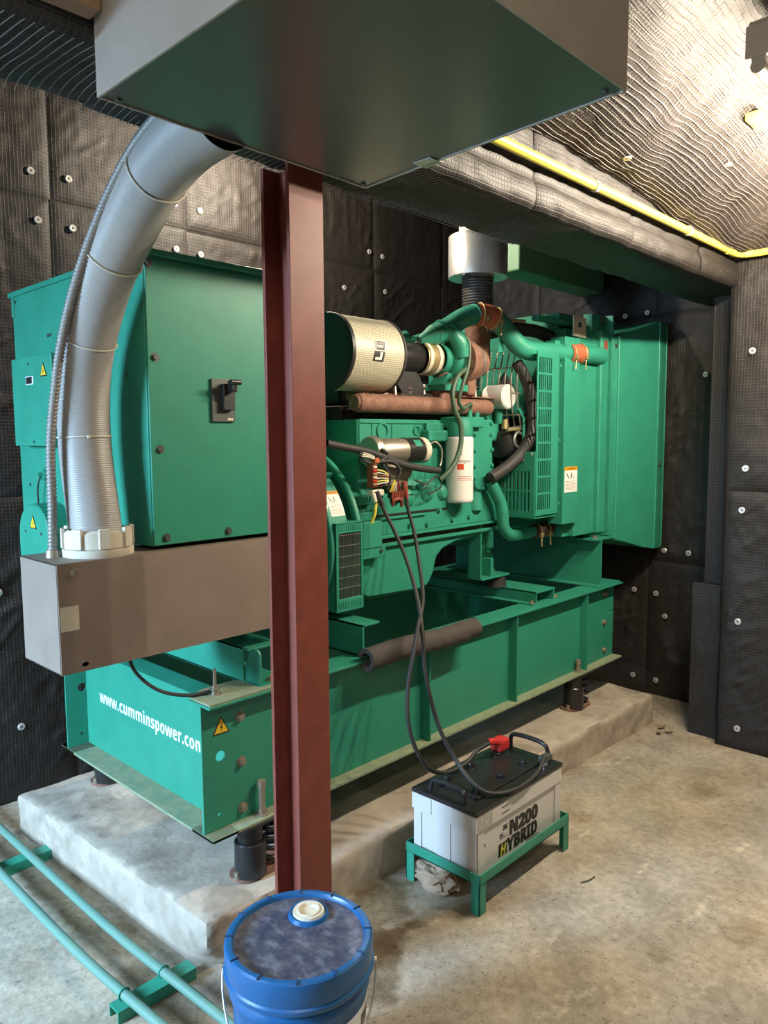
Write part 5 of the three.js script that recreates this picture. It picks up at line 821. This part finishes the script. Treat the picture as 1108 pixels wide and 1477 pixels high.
function battenLamp(label, { x0, x1, y, z, power }, n) { // fluorescent batten hung from the ceiling on two rods
  const o = thing('fluorescent_lamp', label, 'lamp', V((x0 + x1) / 2, y + 0.1, z));
  add(o, 'batten', box(x0 - 0.03, x1 + 0.03, y + 0.055, y + 0.115, z - 0.03, z + 0.03, 0.004), mats.greypvc);
  for (const x of [x0 + 0.15, x1 - 0.15]) add(o, 'hanger_rod', cyl(V(x, y + 0.11, z), V(x, ceilY(x, z) + 0.01, z), 0.005, 0.005, 8), mats.galv);
  for (const [a, b] of [[x0 - 0.045, x0 + 0.004], [x1 - 0.004, x1 + 0.045]]) add(o, 'socket', [box(a, b, y + 0.02, y + 0.10, z - 0.032, z + 0.032, 0.004), cyl(V((a + b) / 2 - 0.018, y, z), V((a + b) / 2 + 0.018, y, z), 0.019, 0.019, 18), box(a + 0.006, b - 0.006, y, y + 0.03, z - 0.017, z + 0.017, 0.003)], mats.greypvc);
  add(o, 'tube', [cyl(V(x0, y, z), V(x1, y, z), 0.013, 0.013, 18)], std({ color: lin(0.9, 0.9, 0.88), emissive: LAMP_COL, emissiveIntensity: 6, roughness: 0.4 }));
  for (let i = 0; i < n; i++) { const p = new THREE.PointLight(LAMP_COL, power, 0, 2); p.position.set(lerp(x0, x1, (i + 0.5) / n) - (x0 + x1) / 2, -0.128, 0); p.castShadow = true; p.shadow.radius = 1; p.shadow.mapSize.set(1024, 1024); p.shadow.bias = -0.0008; o.add(p); }
}
battenLamp('glowing fluorescent tube in a grey batten under the ceiling by the end wall', TUBE, 4);
battenLamp('fluorescent tube in a grey batten by the doorway end of the room', TUBE_LEFT, 3);
bulbLamp('bay_lamp', 'spiral lamp above the generator behind the beam', V(2.25, 2.96, -2.72), V(0, -1, 0), LAMP_BAY);

{ // litter on the floor
  mats.leaf = std({ color: lin(0.20, 0.13, 0.07), roughness: 0.9, side: THREE.DoubleSide });
  const leaf = (x, z, a, l, label) => { const o = thing('dry_leaf', label, 'leaf', V(x, 0, z), 'dry leaves by the recess'); add(o, 'leaf_blade', patch(8, 4, (u, v) => { const t = (u - 0.5) * l, w = (v - 0.5) * l * 0.5 * Math.sin(Math.PI * (0.05 + 0.9 * u)); return [x + t * Math.cos(a) - w * Math.sin(a), 0.004 + 0.012 * Math.abs(v - 0.5) + 0.01 * u * u, z + t * Math.sin(a) + w * Math.cos(a), u, v]; }), mats.leaf); };
  const L = 'small curled dry leaf on the floor beside the end of the plinth';
  leaf(3.74, -1.585, 0.4, 0.05, L); leaf(3.70, -1.53, 1.6, 0.045, L); leaf(3.66, -1.565, 2.5, 0.05, L);
  const tw = thing('twig', 'thin dark twig on the floor in front of the battery stand', 'twig', V(2.25, 0, -1.19));
  add(tw, 'stick', tube([V(2.22, 0.004, -1.205), V(2.25, 0.006, -1.19), V(2.285, 0.004, -1.187)], 0.0022, 6, 10), mats.darkbolt);
}
renderer.render(scene, camera);
